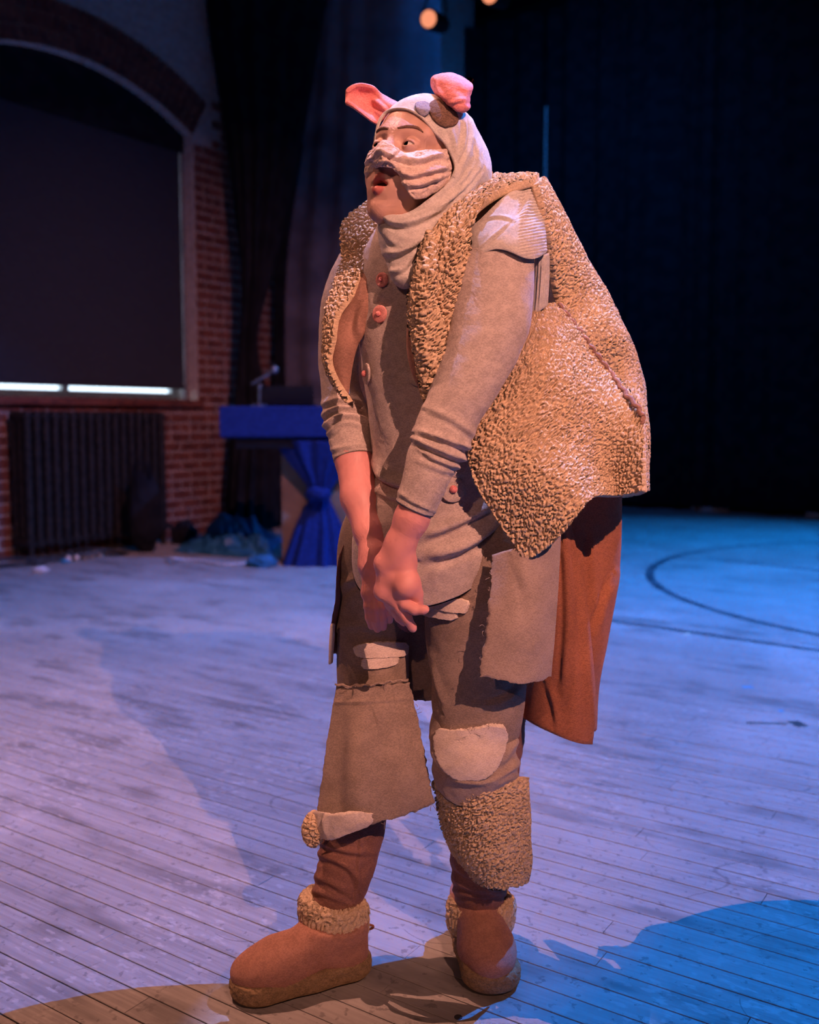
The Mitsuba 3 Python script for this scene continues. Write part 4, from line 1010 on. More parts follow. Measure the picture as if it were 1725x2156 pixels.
# ---------------------------------------------------------------- snout mask of crumpled paper cloth
MN = [[(776, 318, 1.606), (796, 304, 1.578), (820, 297, 1.545), (846, 316, 1.562), (885, 315, 1.556), (915, 314, 1.566), (943, 312, 1.588)],
      [(769, 338, 1.606), (785, 322, 1.574), (812, 314, 1.528), (838, 330, 1.541), (872, 345, 1.540), (908, 345, 1.554), (948, 334, 1.586)],
      [(767, 368, 1.606), (784, 340, 1.575), (810, 334, 1.524), (834, 348, 1.541), (862, 382, 1.538), (905, 382, 1.553), (953, 356, 1.590)],
      [(779, 401, 1.604), (789, 360, 1.586), (814, 354, 1.536), (833, 361, 1.550), (862, 412, 1.545), (897, 417, 1.560), (948, 384, 1.596)]]
mask_f = both(creases([([(828, 333), (857, 340), (887, 342), (918, 331), (942, 333)], .0055, 7), ([(836, 362), (864, 374), (893, 368), (922, 361), (949, 356)], .0055, 7), ([(853, 392), (878, 393), (905, 386), (940, 372)], .0050, 7),
                       ([(790, 330), (803, 322), (818, 330), (835, 322)], .0050, 6), ([(772, 345), (782, 340), (790, 345)], .004, 6), ([(770, 372), (779, 366), (787, 368)], .004, 6), ([(800, 345), (812, 340), (826, 347)], .004, 5)]),
              lambda g, *a: -0.0045 * np.abs(meshkit.fbm(g * [70, 70, 110], 3, 3) - 0.5) * 2 + 0.001, lambda g, *a: -0.0026 * np.abs(meshkit.fbm(g * 190, 3, 5) - 0.5) * 2, fuzz(0.0005))
add('mask', patch(MN, 0.0016, 0.003, disp=mask_f, fray=(0.0015, 0.002, 0.0012, 0.002)), 'mask_paper', True, person, label='crumpled pale pink snout mask tied over nose and cheeks')

# ---------------------------------------------------------------- sweater
def hem_cut(a): return -0.05 - 0.045 * np.cos(a) - 0.085 * np.sin(a)
SW = [(905, 465, 1.72, 105, .85), (905, 560, 1.70, 146, .82), (900, 680, 1.695, 146, .86), (905, 800, 1.69, 138, .90), (918, 900, 1.69, 140, .92), (928, 990, 1.69, 143, .90), (925, 1060, 1.695, 165, .86), (915, 1130, 1.70, 175, .83), (908, 1200, 1.705, 168, .80)]
sw_f = both(creases([([(880, 1140), (940, 1118), (1000, 1090), (1050, 1062)], .010, 14), ([(890, 1180), (950, 1168), (1010, 1140), (1055, 1108)], .012, 15), ([(780, 985), (820, 1018), (870, 1028), (950, 1010)], .014, 14),
                     ([(795, 1040), (830, 1052), (850, 1050)], .008, 10), ([(745, 1120), (757, 1150), (768, 1175)], .004, 6)]), wrinkle(0.006, 12, 2), fuzz(0.0006))
sweater = loft(SW, 0.0035, (True, True), sw_f, cut=hem_cut)
swk = add('sweater', sweater, 'fleece_knit', True, person, label='tan fleece sweater with bunched hem')
yoke = loft([(890, 452, 1.71, 46), (950, 448, 1.685, 48), (1010, 450, 1.64, 48), (1060, 470, 1.61, 46), (1085, 500, 1.60, 42)], 0.005, disp=fuzz(0.0006), depth=0.9)
add('shoulder', yoke, 'fleece_knit', True, swk)
ns_f = both(creases([([(872, 930), (928, 955), (990, 977)], .0075, 8), ([(878, 913), (937, 930), (996, 952)], .0065, 8), ([(902, 866), (954, 890), (1000, 925)], .004, 9), ([(890, 980), (920, 990), (966, 1000)], .003, 9), ([(884, 952), (925, 975), (975, 990)], .005, 7),
                     ([(836, 1040), (868, 1060), (912, 1080)], .0025, 5)]), wrinkle(0.0035, 18, 4), fuzz(0.0006))
near_sleeve = loft([(1056, 500, 1.585, 60, .85), (1052, 530, 1.575, 70, .85), (1046, 565, 1.57, 78, .85), (1040, 620, 1.56, 83, .85), (1030, 690, 1.545, 83, .85), (1003, 760, 1.53, 74, .85), (972, 830, 1.515, 65, .85), (945, 885, 1.508, 61, .85), (925, 935, 1.503, 59, .85), (905, 985, 1.50, 52, .88), (887, 1035, 1.50, 48, .95), (872, 1070, 1.502, 44, .95)], 0.0028, (True, True), ns_f)
add('sleeve', near_sleeve, 'fleece_knit', True, person, label='tan fleece sleeve pushed up on the near arm')
fs_f = both(creases([([(676, 858), (712, 846), (752, 852)], .006, 7), ([(678, 884), (703, 866), (757, 866)], .006, 7), ([(680, 908), (721, 880), (766, 888)], .0065, 7), ([(686, 922), (730, 894), (770, 905)], .004, 6), ([(692, 953), (720, 946), (785, 938)], .0025, 5)]), wrinkle(0.0035, 18, 9), fuzz(0.0006))
far_sleeve = loft([(748, 545, 1.815, 34, .9), (739, 575, 1.81, 40, .9), (727, 620, 1.80, 44, .9), (718, 680, 1.785, 45, .9), (714, 750, 1.77, 42, .9), (717, 820, 1.75, 42, .9), (730, 880, 1.73, 48, .9), (739, 925, 1.71, 46, .9), (746, 965, 1.695, 43, .9)], 0.0032, (True, True), fs_f)
add('sleeve', far_sleeve, 'fleece_knit', True, person, label='tan fleece sleeve pushed up on the far arm')
def felt_disc(px, py, r, on, ring=True, n=None):
    c, nn = surface_point(on, px, py)
    if n is not None: nn = unit(n)
    x1 = unit(np.cross(nn, V(0, 0, 1))); x2 = np.cross(nn, x1)
    R = np.stack([x1, x2, nn], 1)
    rr = r * 1.65 / FOC
    prof = np.array([[0.0, 0.002], [0.55, 0.0045], [0.85, 0.0042], [0.97, 0.003], [1.0, 0.0]])
    prof = np.vstack([prof, [[0.0, -0.004]]])
    m = trimesh.creation.revolve(np.c_[prof[:, 0] * rr, prof[:, 1]][::-1], sections=36)
    m.merge_vertices(); trimesh.repair.fix_normals(m)
    m.vertices = m.vertices @ R.T + c + nn * 0.003
    b = add('felt_disc', m, 'fleece_knit' if r > 20 else 'pink_felt', 40, person, label='round felt disc with a pink knob')
    kb = trimesh.creation.icosphere(3, rr * 0.30); kb.apply_scale([1, 1, 0.9]); kb.vertices = kb.vertices @ R.T + c + nn * 0.0085
    add('knob', kb, 'ear_plush', True, b)
F_ = unit(V(-0.6, -0.8, 0.05))
felt_disc(803, 662, 18, sweater, n=F_)
felt_disc(808, 590, 15, sweater, n=F_)
felt_disc(777, 787, 22, sweater, n=unit(V(-0.95, -0.35, 0.0)))
felt_disc(884, 788, 26, sweater, n=unit(V(-0.25, -1, 0.1)))
felt_disc(952, 1030, 27, sweater, n=unit(V(0.25, -1, 0.05)))

# ---------------------------------------------------------------- knitted under-shirt at the near shoulder
RS = [[(978, 470, 1.600), (1000, 468, 1.570), (1030, 440, 1.560), (1062, 412, 1.565), (1098, 390, 1.585), (1138, 382, 1.630)],
      [(976, 495, 1.590), (998, 500, 1.548), (1030, 475, 1.538), (1062, 458, 1.540), (1100, 446, 1.555), (1144, 440, 1.610)],
      [(978, 520, 1.585), (998, 520, 1.540), (1028, 503, 1.526), (1060, 494, 1.522), (1100, 494, 1.526), (1152, 490, 1.595)],
      [(982, 552, 1.580), (1000, 546, 1.536), (1028, 528, 1.522), (1060, 525, 1.516), (1102, 541, 1.518), (1154, 530, 1.585)]]
def ribs(g, n, u, v):
    q = pix(g); t = q[..., 1] + (q[..., 0] - 1095) * 0.18
    return 0.0013 * np.sin(t * 2 * np.pi / 6.6) * sst(1090, 1097, q[..., 0]) * sst(1160, 1150, q[..., 0])
rsm = patch(RS, 0.002, 0.004, disp=both(ribs, creases([([(1108, 402), (1104, 440), (1090, 462)], .004, 8), ([(1020, 462), (1050, 458), (1082, 466)], .0022, 4), ([(1016, 520), (1048, 492), (1075, 468)], .0022, 4)]), wrinkle(0.0025, 25, 3)))
add('undershirt', rsm, 'hood_knit', True, person, label='cream knit shoulder with a ribbed cuff under the vest')
RT = [[(1126, 545, 1.600), (1142, 538, 1.595), (1159, 532, 1.615)], [(1124, 590, 1.608), (1140, 585, 1.598), (1159, 580, 1.622)], [(1117, 660, 1.610), (1135, 655, 1.602), (1155, 645, 1.628)]]
add('rib_band', patch(RT, 0.002, 0.004, disp=lambda g, n, u, v: 0.001 * np.sin(u * 45)), 'hood_knit', True, person, label='cream ribbed band hanging behind the near arm')

# ---------------------------------------------------------------- sheepskin vest
vest = person + '__vest'
tag(vest, 'curly tan sheepskin vest, open at the front')
SIDE = [[(1108, 668, 1.60), (1125, 653, 1.61), (1142, 644, 1.622), (1160, 638, 1.64), (1178, 638, 1.663)],
        [(1068, 760, 1.575), (1108, 748, 1.575), (1150, 735, 1.585), (1192, 722, 1.62), (1233, 711, 1.678)],
        [(1015, 865, 1.560), (1085, 853, 1.55), (1155, 838, 1.56), (1225, 815, 1.61), (1293, 791, 1.715)],
        [(985, 962, 1.552), (1070, 948, 1.53), (1160, 925, 1.545), (1255, 897, 1.62), (1350, 867, 1.660)],
        [(1029, 1068, 1.547), (1110, 1038, 1.525), (1190, 1000, 1.535), (1272, 967, 1.632), (1359, 945, 1.622)],
        [(1108, 1183, 1.553), (1178, 1132, 1.535), (1230, 1064, 1.545), (1288, 1047, 1.632), (1360, 1036, 1.602)]]
add('side_panel', patch(SIDE, 0.0019, 0.006, edge=1.3, disp=both(sherpa(0.0042, 0.0078, 1), creases([([(990, 965), (1033, 1068), (1106, 1170)], -.002, 5)])), nmax=620), 'sherpa', True, vest)
BACKP = [[(1124, 388, 1.585), (1133, 377, 1.62), (1140, 376, 1.68), (1118, 398, 1.78), (1060, 425, 1.88)],
         [(1146, 470, 1.60), (1170, 455, 1.64), (1191, 470, 1.74), (1170, 490, 1.86), (1090, 510, 1.97)],
         [(1158, 560, 1.63), (1200, 548, 1.67), (1241, 562, 1.78), (1225, 575, 1.90), (1120, 580, 2.03)],
         [(1175, 640, 1.660), (1230, 625, 1.70), (1288, 645, 1.82), (1270, 660, 1.95), (1140, 670, 2.08)],
         [(1230, 713, 1.675), (1286, 705, 1.72), (1324, 725, 1.83), (1310, 750, 1.97), (1160, 760, 2.10)],
         [(1276, 798, 1.722), (1318, 790, 1.75), (1349, 800, 1.85), (1325, 830, 1.97), (1170, 850, 2.10)],
         [(1334, 873, 1.676), (1352, 872, 1.70), (1356, 885, 1.80), (1335, 900, 1.93), (1170, 920, 2.08)],
         [(1346, 948, 1.640), (1358, 950, 1.69), (1356, 960, 1.80), (1335, 980, 1.92), (1170, 1000, 2.05)],
         [(1348, 1037, 1.622), (1359, 1036, 1.69), (1352, 1038, 1.80), (1330, 1045, 1.90), (1170, 1060, 2.02)]]
add('back_panel', patch(BACKP, 0.0021, 0.006, edge=1.3, disp=sherpa(0.0040, 0.0078, 2), nmax=560), 'sherpa', True, vest)
FARB = [[(1060, 425, 1.88), (930, 440, 1.88), (770, 470, 1.84)], [(1120, 580, 2.03), (940, 590, 2.05), (745, 600, 1.88)], [(1160, 760, 2.10), (950, 770, 2.10), (740, 780, 1.86)], [(1170, 920, 2.08), (960, 930, 2.06), (770, 930, 1.88)], [(1170, 1060, 2.02), (990, 1070, 2.0), (830, 1060, 1.90)]]
add('back_panel', patch(FARB, 0.004, 0.006, disp=sherpa(0.0040, 0.0090, 3), away=True), 'sherpa', True, vest)
seam_q = line(np.array([(1176, 640), (1203, 676), (1230, 712), (1262, 755), (1291, 792), (1322, 834), (1349, 868), (1357, 892)], float), 160)
seam_y = np.interp(np.arange(160), np.linspace(0, 159, 8), [1.657, 1.666, 1.672, 1.69, 1.708, 1.69, 1.658, 1.648])
wv_ = 2.2 * np.sin(np.arange(160) * 0.55) + 2 * (meshkit.noise(np.c_[np.arange(160) * .3, np.zeros((160, 2))]) - .5)
sm_ = tube(np.array([P(a[0] + w_, a[1] - w_ * .5, y - 0.0105) for a, y, w_ in zip(seam_q, seam_y, wv_)]), 0.0042, 10)
sm_.vertices = sm_.vertices + 0.0016 * (meshkit.fbm(sm_.vertices * 350, 2, 1) - .5)[:, None]
add('seam', sm_, 'suede', True, vest, label='raised wavy brown seam')
FRONT = [[(1018, 368, 1.71), (1060, 373, 1.69), (1100, 372, 1.67), (1134, 373, 1.65)],
         [(985, 402, 1.655), (1025, 396, 1.632), (1075, 386, 1.605), (1127, 385, 1.590)],
         [(935, 450, 1.600), (965, 440, 1.58), (1000, 428, 1.568), (1045, 414, 1.562)],
         [(903, 500, 1.575), (935, 492, 1.55), (962, 485, 1.54), (994, 476, 1.548)],
         [(880, 570, 1.562), (915, 570, 1.537), (950, 565, 1.532), (987, 560, 1.550)],
         [(868, 650, 1.557), (905, 650, 1.532), (940, 650, 1.532), (972, 640, 1.550)],
         [(876, 740, 1.552), (900, 740, 1.532), (925, 740, 1.532), (950, 730, 1.550)],
         [(901, 850, 1.552), (908, 848, 1.54), (916, 845, 1.54), (925, 838, 1.552)]]
add('front_panel', patch(FRONT, 0.0019, 0.006, edge=1.3, disp=sherpa(0.0050, 0.0085, 4)), 'sherpa', True, vest)
LAP = [[(906, 490, 1.568), (912, 486, 1.548), (918, 484, 1.552)], [(881, 560, 1.552), (900, 560, 1.521), (919, 560, 1.526)], [(867, 640, 1.547), (893, 640, 1.511), (920, 640, 1.522)],
       [(869, 700, 1.542), (900, 700, 1.511), (938, 690, 1.522)], [(884, 770, 1.542), (905, 765, 1.511), (930, 760, 1.522)], [(902, 848, 1.542), (907, 850, 1.528), (913, 852, 1.533)]]
add('lapel', patch(LAP, 0.0019, 0.006, edge=1.3, fray=(.003, .003, 0, .002), disp=sherpa(0.0050, 0.0085, 5, 0.002)), 'sherpa', True, vest, label='turned back curly lapel on the near side')
SUE = [[(862, 640, 1.556), (868, 640, 1.552), (874, 640, 1.556)], [(854, 700, 1.562), (863, 700, 1.552), (876, 700, 1.556)], [(858, 760, 1.562), (872, 760, 1.552), (888, 760, 1.556)], [(878, 815, 1.56), (888, 818, 1.55), (898, 820, 1.555)], [(900, 852, 1.556), (903, 853, 1.55), (906, 854, 1.552)]]
add('edge', patch(SUE, 0.003, 0.004), 'suede', True, vest, label='brown suede edge of the near front')
FL = [[(786, 424, 1.78), (793, 430, 1.74), (803, 440, 1.70)], [(754, 446, 1.77), (778, 455, 1.72), (803, 470, 1.68)], [(727, 472, 1.765), (760, 480, 1.71), (799, 490, 1.67)], [(722, 502, 1.755), (752, 505, 1.70), (793, 510, 1.665)],
      [(725, 535, 1.735), (752, 537, 1.69), (784, 537, 1.66)], [(712, 585, 1.715), (737, 588, 1.675), (764, 588, 1.652)], [(699, 622, 1.70), (720, 630, 1.665), (740, 632, 1.645)], [(689, 665, 1.685), (703, 670, 1.655), (716, 666, 1.64)],
      [(686, 720, 1.675), (696, 722, 1.65), (706, 722, 1.638)], [(687, 755, 1.67), (692, 756, 1.65), (699, 755, 1.638)], [(708, 806, 1.665), (711, 806, 1.65), (716, 806, 1.642)], [(737, 844, 1.66), (739, 845, 1.65), (742, 846, 1.645)]]
add('lapel', patch(FL, 0.0017, 0.002, edge=1.3, fray=(.003, .003, 0, .002), disp=sherpa(0.0050, 0.0085, 6, 0.002)), 'sherpa', True, vest, label='curly lapel on the far side')
SU = [[(772, 535, 1.665), (785, 537, 1.65), (793, 540, 1.662)], [(750, 580, 1.665), (780, 575, 1.64), (802, 572, 1.66)], [(726, 630, 1.66), (770, 630, 1.635), (801, 625, 1.65)], [(702, 680, 1.655), (745, 685, 1.64), (782, 678, 1.648)],
      [(694, 735, 1.65), (728, 735, 1.635), (757, 725, 1.65)], [(700, 790, 1.65), (725, 785, 1.64), (744, 775, 1.65)], [(726, 838, 1.652), (731, 838, 1.648), (736, 835, 1.652)]]
add('lining', patch(SU, 0.0028, 0.004, disp=both(wrinkle(0.004, 14, 3), creases([([(757, 650), (748, 690), (755, 720)], .008, 10)]))), 'suede', True, vest, label='brown suede inner side of the far front')
# far front of the vest below the lapel, wrapping round the far side to the back
FS = [[(790, 430, 1.80), (760, 450, 1.84), (772, 440, 1.86)], [(728, 500, 1.79), (735, 520, 1.86), (760, 520, 1.90)], [(705, 640, 1.72), (720, 640, 1.84), (745, 640, 1.92)], [(700, 760, 1.69), (715, 770, 1.84), (742, 780, 1.90)]]

# ---------------------------------------------------------------- trousers
tr = person + '__trousers'
tag(tr, 'ragged brown trousers with patches and torn flaps')
tw = both(wrinkle(0.004, 14, 6, (1, 1, .6)), fuzz(0.0003))
far_leg = loft([(815, 1090, 1.775, 78, .95), (800, 1140, 1.775, 86, .95), (795, 1200, 1.775, 86, .92), (788, 1300, 1.775, 77, .95), (785, 1400, 1.77, 76, .95), (787, 1480, 1.765, 76, .95), (790, 1560, 1.755, 72, .95), (778, 1660, 1.745, 66, .95)], 0.0035, (True, True),
               both(creases([([(715, 1250), (740, 1232), (790, 1222)], .008, 12), ([(720, 1330), (760, 1325), (800, 1335)], .004, 10)]), tw))
add('leg', far_leg, 'trouser_cloth', True, tr)
near_leg = loft([(1000, 1080, 1.70, 130, .82), (1010, 1140, 1.695, 140, .80), (1015, 1200, 1.69, 134, .80), (1003, 1300, 1.685, 112, .84), (1005, 1400, 1.685, 104, .86), (1007, 1480, 1.685, 101, .88), (1004, 1540, 1.69, 92, .9)], 0.0035, (True, True),
                both(creases([([(905, 1390), (915, 1440), (930, 1490)], .006, 9), ([(1095, 1440), (1060, 1470), (1010, 1480)], .004, 10)]), tw))
add('leg', near_leg, 'trouser_cloth', True, tr)
add('crotch_panel', patch([[(845, 1215, 1.735), (880, 1215, 1.72), (915, 1215, 1.725)], [(850, 1330, 1.765), (882, 1330, 1.755), (912, 1330, 1.755)], [(852, 1472, 1.785), (880, 1476, 1.78), (912, 1474, 1.775)]], 0.003, 0.003, fray=(0, 0, 0, 0.004), disp=wrinkle(0.003, 20)), 'trouser_cloth', True, tr)
APR = [[(708, 1440, 1.705), (745, 1440, 1.694), (800, 1440, 1.690), (862, 1436, 1.706)], [(692, 1530, 1.70), (740, 1530, 1.672), (810, 1530, 1.668), (880, 1510, 1.695)], [(676, 1640, 1.69), (735, 1640, 1.645), (815, 1640, 1.640), (902, 1620, 1.675)], [(661, 1742, 1.682), (730, 1744, 1.632), (812, 1730, 1.628), (916, 1692, 1.668)]]
apron = patch(APR, 0.0026, 0.003, disp=both(creases([([(742, 1470), (733, 1600), (726, 1760)], .010, 34), ([(800, 1540), (830, 1640), (850, 1730)], .005, 34), ([(700, 1482), (780, 1480), (862, 1474)], .002, 4)]), tw), fray=(0.003, 0.004, 0.002, 0.004))
add('flap', apron, 'trouser_cloth', True, tr, label='wide flared lower panel on the far leg')
hemq = line(np.array([(706, 1440), (745, 1446), (790, 1441), (830, 1434), (860, 1432)], float), 60)
hm = tube(np.array([P(a[0], a[1] + 1.5 * math.sin(i * .7), y) for i, (a, y) in enumerate(zip(hemq, np.interp(np.arange(60), [0, 18, 35, 59], [1.70, 1.688, 1.683, 1.70])))]), 0.0022, 8)
hm.vertices = hm.vertices + 0.003 * (meshkit.fbm(hm.vertices * 260, 2, 3) - .5)[:, None]
add('frayed_seam', hm, 'trouser_cloth', True, tr)
FLP = [[(1034, 1168, 1.572), (1100, 1148, 1.548), (1184, 1118, 1.62)], [(1031, 1250, 1.552), (1100, 1250, 1.536), (1177, 1250, 1.61)], [(1020, 1340, 1.545), (1095, 1340, 1.530), (1170, 1340, 1.60)], [(1009, 1424, 1.540), (1088, 1438, 1.530), (1163, 1426, 1.60)]]
flap = patch(FLP, 0.0026, 0.003, disp=both(wrinkle(0.006, 9, 2), fuzz(0.0003), creases([([(1080, 1180), (1110, 1260), (1120, 1340)], .003, 16)])), fray=(0.004, 0.0008, 0.001, 0.004))
add('flap', flap, 'flap_cloth', True, tr, label='large loose dusty brown flap hanging from the near hip')
add('flap', patch([[(738, 1122, 1.74), (756, 1130, 1.80)], [(717, 1170, 1.73), (742, 1170, 1.80)], [(710, 1215, 1.72), (736, 1215, 1.80)], [(708, 1262, 1.72), (734, 1262, 1.80)], [(700, 1305, 1.735), (730, 1305, 1.82)], [(698, 1375, 1.76), (722, 1380, 1.83)]], 0.003, 0.003, fray=(0.003, 0, 0, .003)), 'legging', True, tr, label='dark torn flap at the far hip')
add('flap', patch([[(694, 1314, 1.730), (701, 1312, 1.72), (707, 1314, 1.735)], [(691, 1360, 1.735), (699, 1360, 1.72), (705, 1360, 1.735)], [(690, 1398, 1.74), (697, 1400, 1.73), (702, 1396, 1.74)]], 0.002, 0.004, fray=(.002, .002, .001, .002)), 'pale_patch', True, tr, label='small pale torn strip beside the far thigh')
add('flap', patch([[(1078, 1478, 1.80), (1104, 1478, 1.83)], [(1080, 1545, 1.80), (1107, 1545, 1.84)], [(1080, 1600, 1.80), (1099, 1600, 1.84)], [(1080, 1645, 1.80), (1093, 1642, 1.83)]], 0.003, 0.003, fray=(0, .005, 0, .003)), 'legging', True, tr, label='dark torn flap behind the near knee')
legs_ = [near_leg, far_leg]
def pch(poly, on, m, off=0.002, thick=0.003, fray=2.0, lab=None, seed=0, amp=0.0008): return add('patch', applique(on, poly, off, thick, fray=fray, seed=seed, disp=both(wrinkle(amp, 40, seed), fuzz(0.0003))), m, True, tr, label=lab)
pch([(745, 1360), (775, 1352), (850, 1350), (858, 1360), (857, 1376), (845, 1383), (770, 1386), (748, 1380)], [far_leg], 'pale_patch', 0.003, lab='pale torn patch strip on the far thigh, upper', seed=1)
pch([(762, 1387), (800, 1384), (840, 1382), (836, 1398), (815, 1406), (770, 1410), (761, 1400)], [far_leg], 'pale_patch', 0.002, lab='pale torn patch strip on the far thigh, lower', seed=2)
pch([(886, 1253), (920, 1250), (988, 1263), (990, 1272), (984, 1290), (960, 1290), (905, 1280), (886, 1276)], [near_leg], 'pale_patch', 0.006, lab='pale torn patch strip on the near thigh, upper', seed=3)
pch([(890, 1279), (925, 1280), (966, 1290), (964, 1302), (950, 1306), (905, 1298), (890, 1292)], [near_leg], 'pale_patch', 0.004, lab='pale torn patch strip on the near thigh, lower', seed=4)
knee_f = both(creases([([(1092, 1548), (1070, 1570), (1058, 1610)], .008, 9), ([(1094, 1590), (1060, 1625), (1010, 1640), (950, 1634)], .010, 9), ([(905, 1560), (915, 1600), (940, 1630)], .006, 9), ([(1090, 1625), (1060, 1640), (1030, 1652)], .006, 8)]), wrinkle(0.005, 22, 8))
knee = loft([(1000, 1498, 1.69, 88, .9), (998, 1530, 1.688, 92, .92), (998, 1575, 1.686, 95, .95), (1000, 1620, 1.69, 92, .95), (1003, 1652, 1.695, 86, .92)], 0.003, (True, True), knee_f, cut=lambda a: 0.006 * np.sin(3 * a + 1))
add('knee_wrap', knee, 'flap_cloth', True, tr, label='bunched dusty pink wrap round the near knee')
pch([(924, 1533), (955, 1536), (992, 1532), (1032, 1521), (1060, 1524), (1068, 1545), (1060, 1580), (1050, 1608), (1034, 1630), (1015, 1640), (965, 1639), (935, 1618), (920, 1590), (918, 1555)], [knee, near_leg], 'pale_patch', 0.004, 0.004, 2.0, 'big pale torn patch over the near knee', 5, 0.0015)
add('patch', patch([[(653, 1711, 1.676), (672, 1708, 1.650), (700, 1713, 1.626), (740, 1708, 1.617), (784, 1712, 1.616)], [(651, 1738, 1.678), (672, 1738, 1.652), (700, 1742, 1.626), (740, 1736, 1.614), (784, 1730, 1.614)],
    [(658, 1764, 1.680), (676, 1768, 1.655), (704, 1768, 1.632), (740, 1756, 1.620), (776, 1743, 1.620)]], 0.002, 0.004, fray=(.002, .003, .002, .003), disp=both(wrinkle(0.003, 40, 3), creases([([(683, 1712), (680, 1740), (686, 1766)], .004, 6)]), fuzz(0.0004))), 'pale_patch', True, tr, label='cream torn patch at the bottom corner of the flared panel')
tuft = lump(P(660, 1746, 1.675), (0.014, 0.02, 0.026), 3, 0.3, flat=False)
tuft.vertices = tuft.vertices + tuft.vertex_normals * sherpa(0.004, 0.0075, 9)(np.asarray(tuft.vertices), None)[:, None]
add('fleece_tuft', tuft, 'sherpa', True, tr)

rt = np.random.default_rng(12)
ths = []
for edge, Yv in (([(862, 1440), (880, 1510), (897, 1600), (914, 1690)], (1.700, 1.665)), ([(800, 1733), (850, 1718), (912, 1693)], (1.625, 1.660)), ([(1012, 1426), (1060, 1436), (1120, 1436), (1160, 1427)], (1.535, 1.595)), ([(1030, 1190), (1031, 1260), (1018, 1340), (1010, 1410)], (1.565, 1.538)),
                 ([(922, 1534), (955, 1537), (995, 1533), (1040, 1521)], (1.592, 1.585)), ([(715, 1450), (760, 1446), (820, 1438)], (1.685, 1.690))):
    e = line(np.array(edge, float), 60)
    for _ in range(9):
        k = rt.integers(0, 60); y = Yv[0] + (Yv[1] - Yv[0]) * k / 59 - 0.003
        a = rt.uniform(-2, 4); L = rt.uniform(5, 16)
        q0 = e[k]; dr_ = V(math.cos(a), math.sin(a)) * L
        ths.append(tube(line([P(*q0, y), P(*(q0 + dr_ * .5 + rt.uniform(-3, 3, 2)), y - .002), P(*(q0 + dr_ + V(0, 3)), y - .001)], 8), 0.00045, 5))
tag(add('loose_threads', cat(ths), 'flap_cloth', True, tr), kind='stuff')

# ---------------------------------------------------------------- coat tail behind
ct = person + '__coat_tail'
tag(ct, 'rust brown coat tail hanging below the vest at the back')
ctf = both(wrinkle(0.006, 10, 4, (1, 1, .35)), creases([([(1205, 1090), (1222, 1250), (1232, 1400), (1240, 1540)], .006, 10), ([(1185, 1150), (1190, 1300), (1180, 1450)], .005, 10), ([(1150, 1440), (1165, 1490), (1170, 1530)], .004, 8)]))
CT1 = [[(1150, 1050, 1.78), (1165, 1052, 1.72), (1180, 1055, 1.71), (1196, 1060, 1.74)], [(1140, 1200, 1.78), (1170, 1200, 1.72), (1195, 1200, 1.715), (1222, 1200, 1.75)], [(1125, 1350, 1.80), (1165, 1350, 1.73), (1205, 1350, 1.72), (1245, 1350, 1.76)],
       [(1110, 1450, 1.82), (1160, 1450, 1.75), (1210, 1450, 1.73), (1253, 1450, 1.77)], [(1100, 1511, 1.83), (1152, 1540, 1.76), (1200, 1560, 1.74), (1250, 1568, 1.77)]]
add('panel', patch(CT1, 0.003, 0.004, disp=ctf), 'rust_cloth', True, ct)
CT2 = [[(1190, 1045, 1.76), (1250, 1040, 1.78), (1308, 1035, 1.84), (1260, 1035, 1.96)], [(1222, 1200, 1.765), (1262, 1200, 1.785), (1303, 1200, 1.85), (1255, 1200, 1.96)], [(1245, 1350, 1.775), (1262, 1350, 1.79), (1279, 1350, 1.85), (1230, 1350, 1.95)],
       [(1251, 1450, 1.785), (1257, 1450, 1.80), (1262, 1450, 1.84), (1215, 1450, 1.93)], [(1249, 1540, 1.785), (1252, 1540, 1.80), (1254, 1540, 1.83), (1200, 1530, 1.91)]]
add('panel', patch(CT2, 0.003, 0.004, disp=both(wrinkle(0.007, 10, 7, (1, 1, .4)), creases([([(1290, 1210), (1265, 1280), (1250, 1330)], .007, 9), ([(1240, 1110), (1245, 1200), (1250, 1290)], .005, 10)]))), 'rust_cloth', True, ct)
CT3 = [[(1262, 1035, 1.955), (1180, 1040, 2.0), (1080, 1045, 2.0)], [(1255, 1200, 1.955), (1170, 1200, 1.99), (1080, 1200, 1.97)], [(1230, 1350, 1.945), (1160, 1350, 1.97), (1085, 1350, 1.93)], [(1200, 1530, 1.905), (1150, 1520, 1.92), (1095, 1505, 1.87)]]
add('panel', patch(CT3, 0.005, 0.004, disp=wrinkle(0.006, 10, 9), away=True), 'rust_cloth', True, ct)

# ---------------------------------------------------------------- lower legs: leggings, fleece shin, boots
lw = both(wrinkle(0.004, 25, 3), fuzz(0.0003))
l1 = loft([(752, 1690, 1.735, 68), (744, 1730, 1.732, 70), (737, 1780, 1.728, 67), (723, 1840, 1.715, 62), (712, 1880, 1.705, 57), (705, 1930, 1.70, 52)], 0.0026, (True, True),
          both(creases([([(660, 1800), (700, 1815), (735, 1835), (752, 1870)], .006, 9), ([(668, 1775), (720, 1795), (775, 1800)], .005, 9), ([(655, 1850), (690, 1862), (730, 1885)], .006, 9), ([(650, 1880), (690, 1890), (720, 1902)], .005, 8), ([(757, 1760), (752, 1830), (745, 1900)], .0025, 4)]), lw), depth=0.95)
add('legging', l1, 'legging', True, person, label='wrinkled dark red brown legging on the far leg')
l2 = loft([(1010, 1640, 1.70, 70), (1014, 1720, 1.715, 70), (1012, 1790, 1.735, 67), (1010, 1840, 1.75, 62), (1011, 1880, 1.765, 57), (1012, 1930, 1.775, 52)], 0.0026, (True, True),
          both(creases([([(948, 1820), (980, 1845), (1030, 1865)], .006, 9), ([(950, 1855), (985, 1872), (1050, 1880)], .006, 8), ([(955, 1880), (1000, 1890), (1060, 1888)], .005, 7)]), lw), depth=0.95)
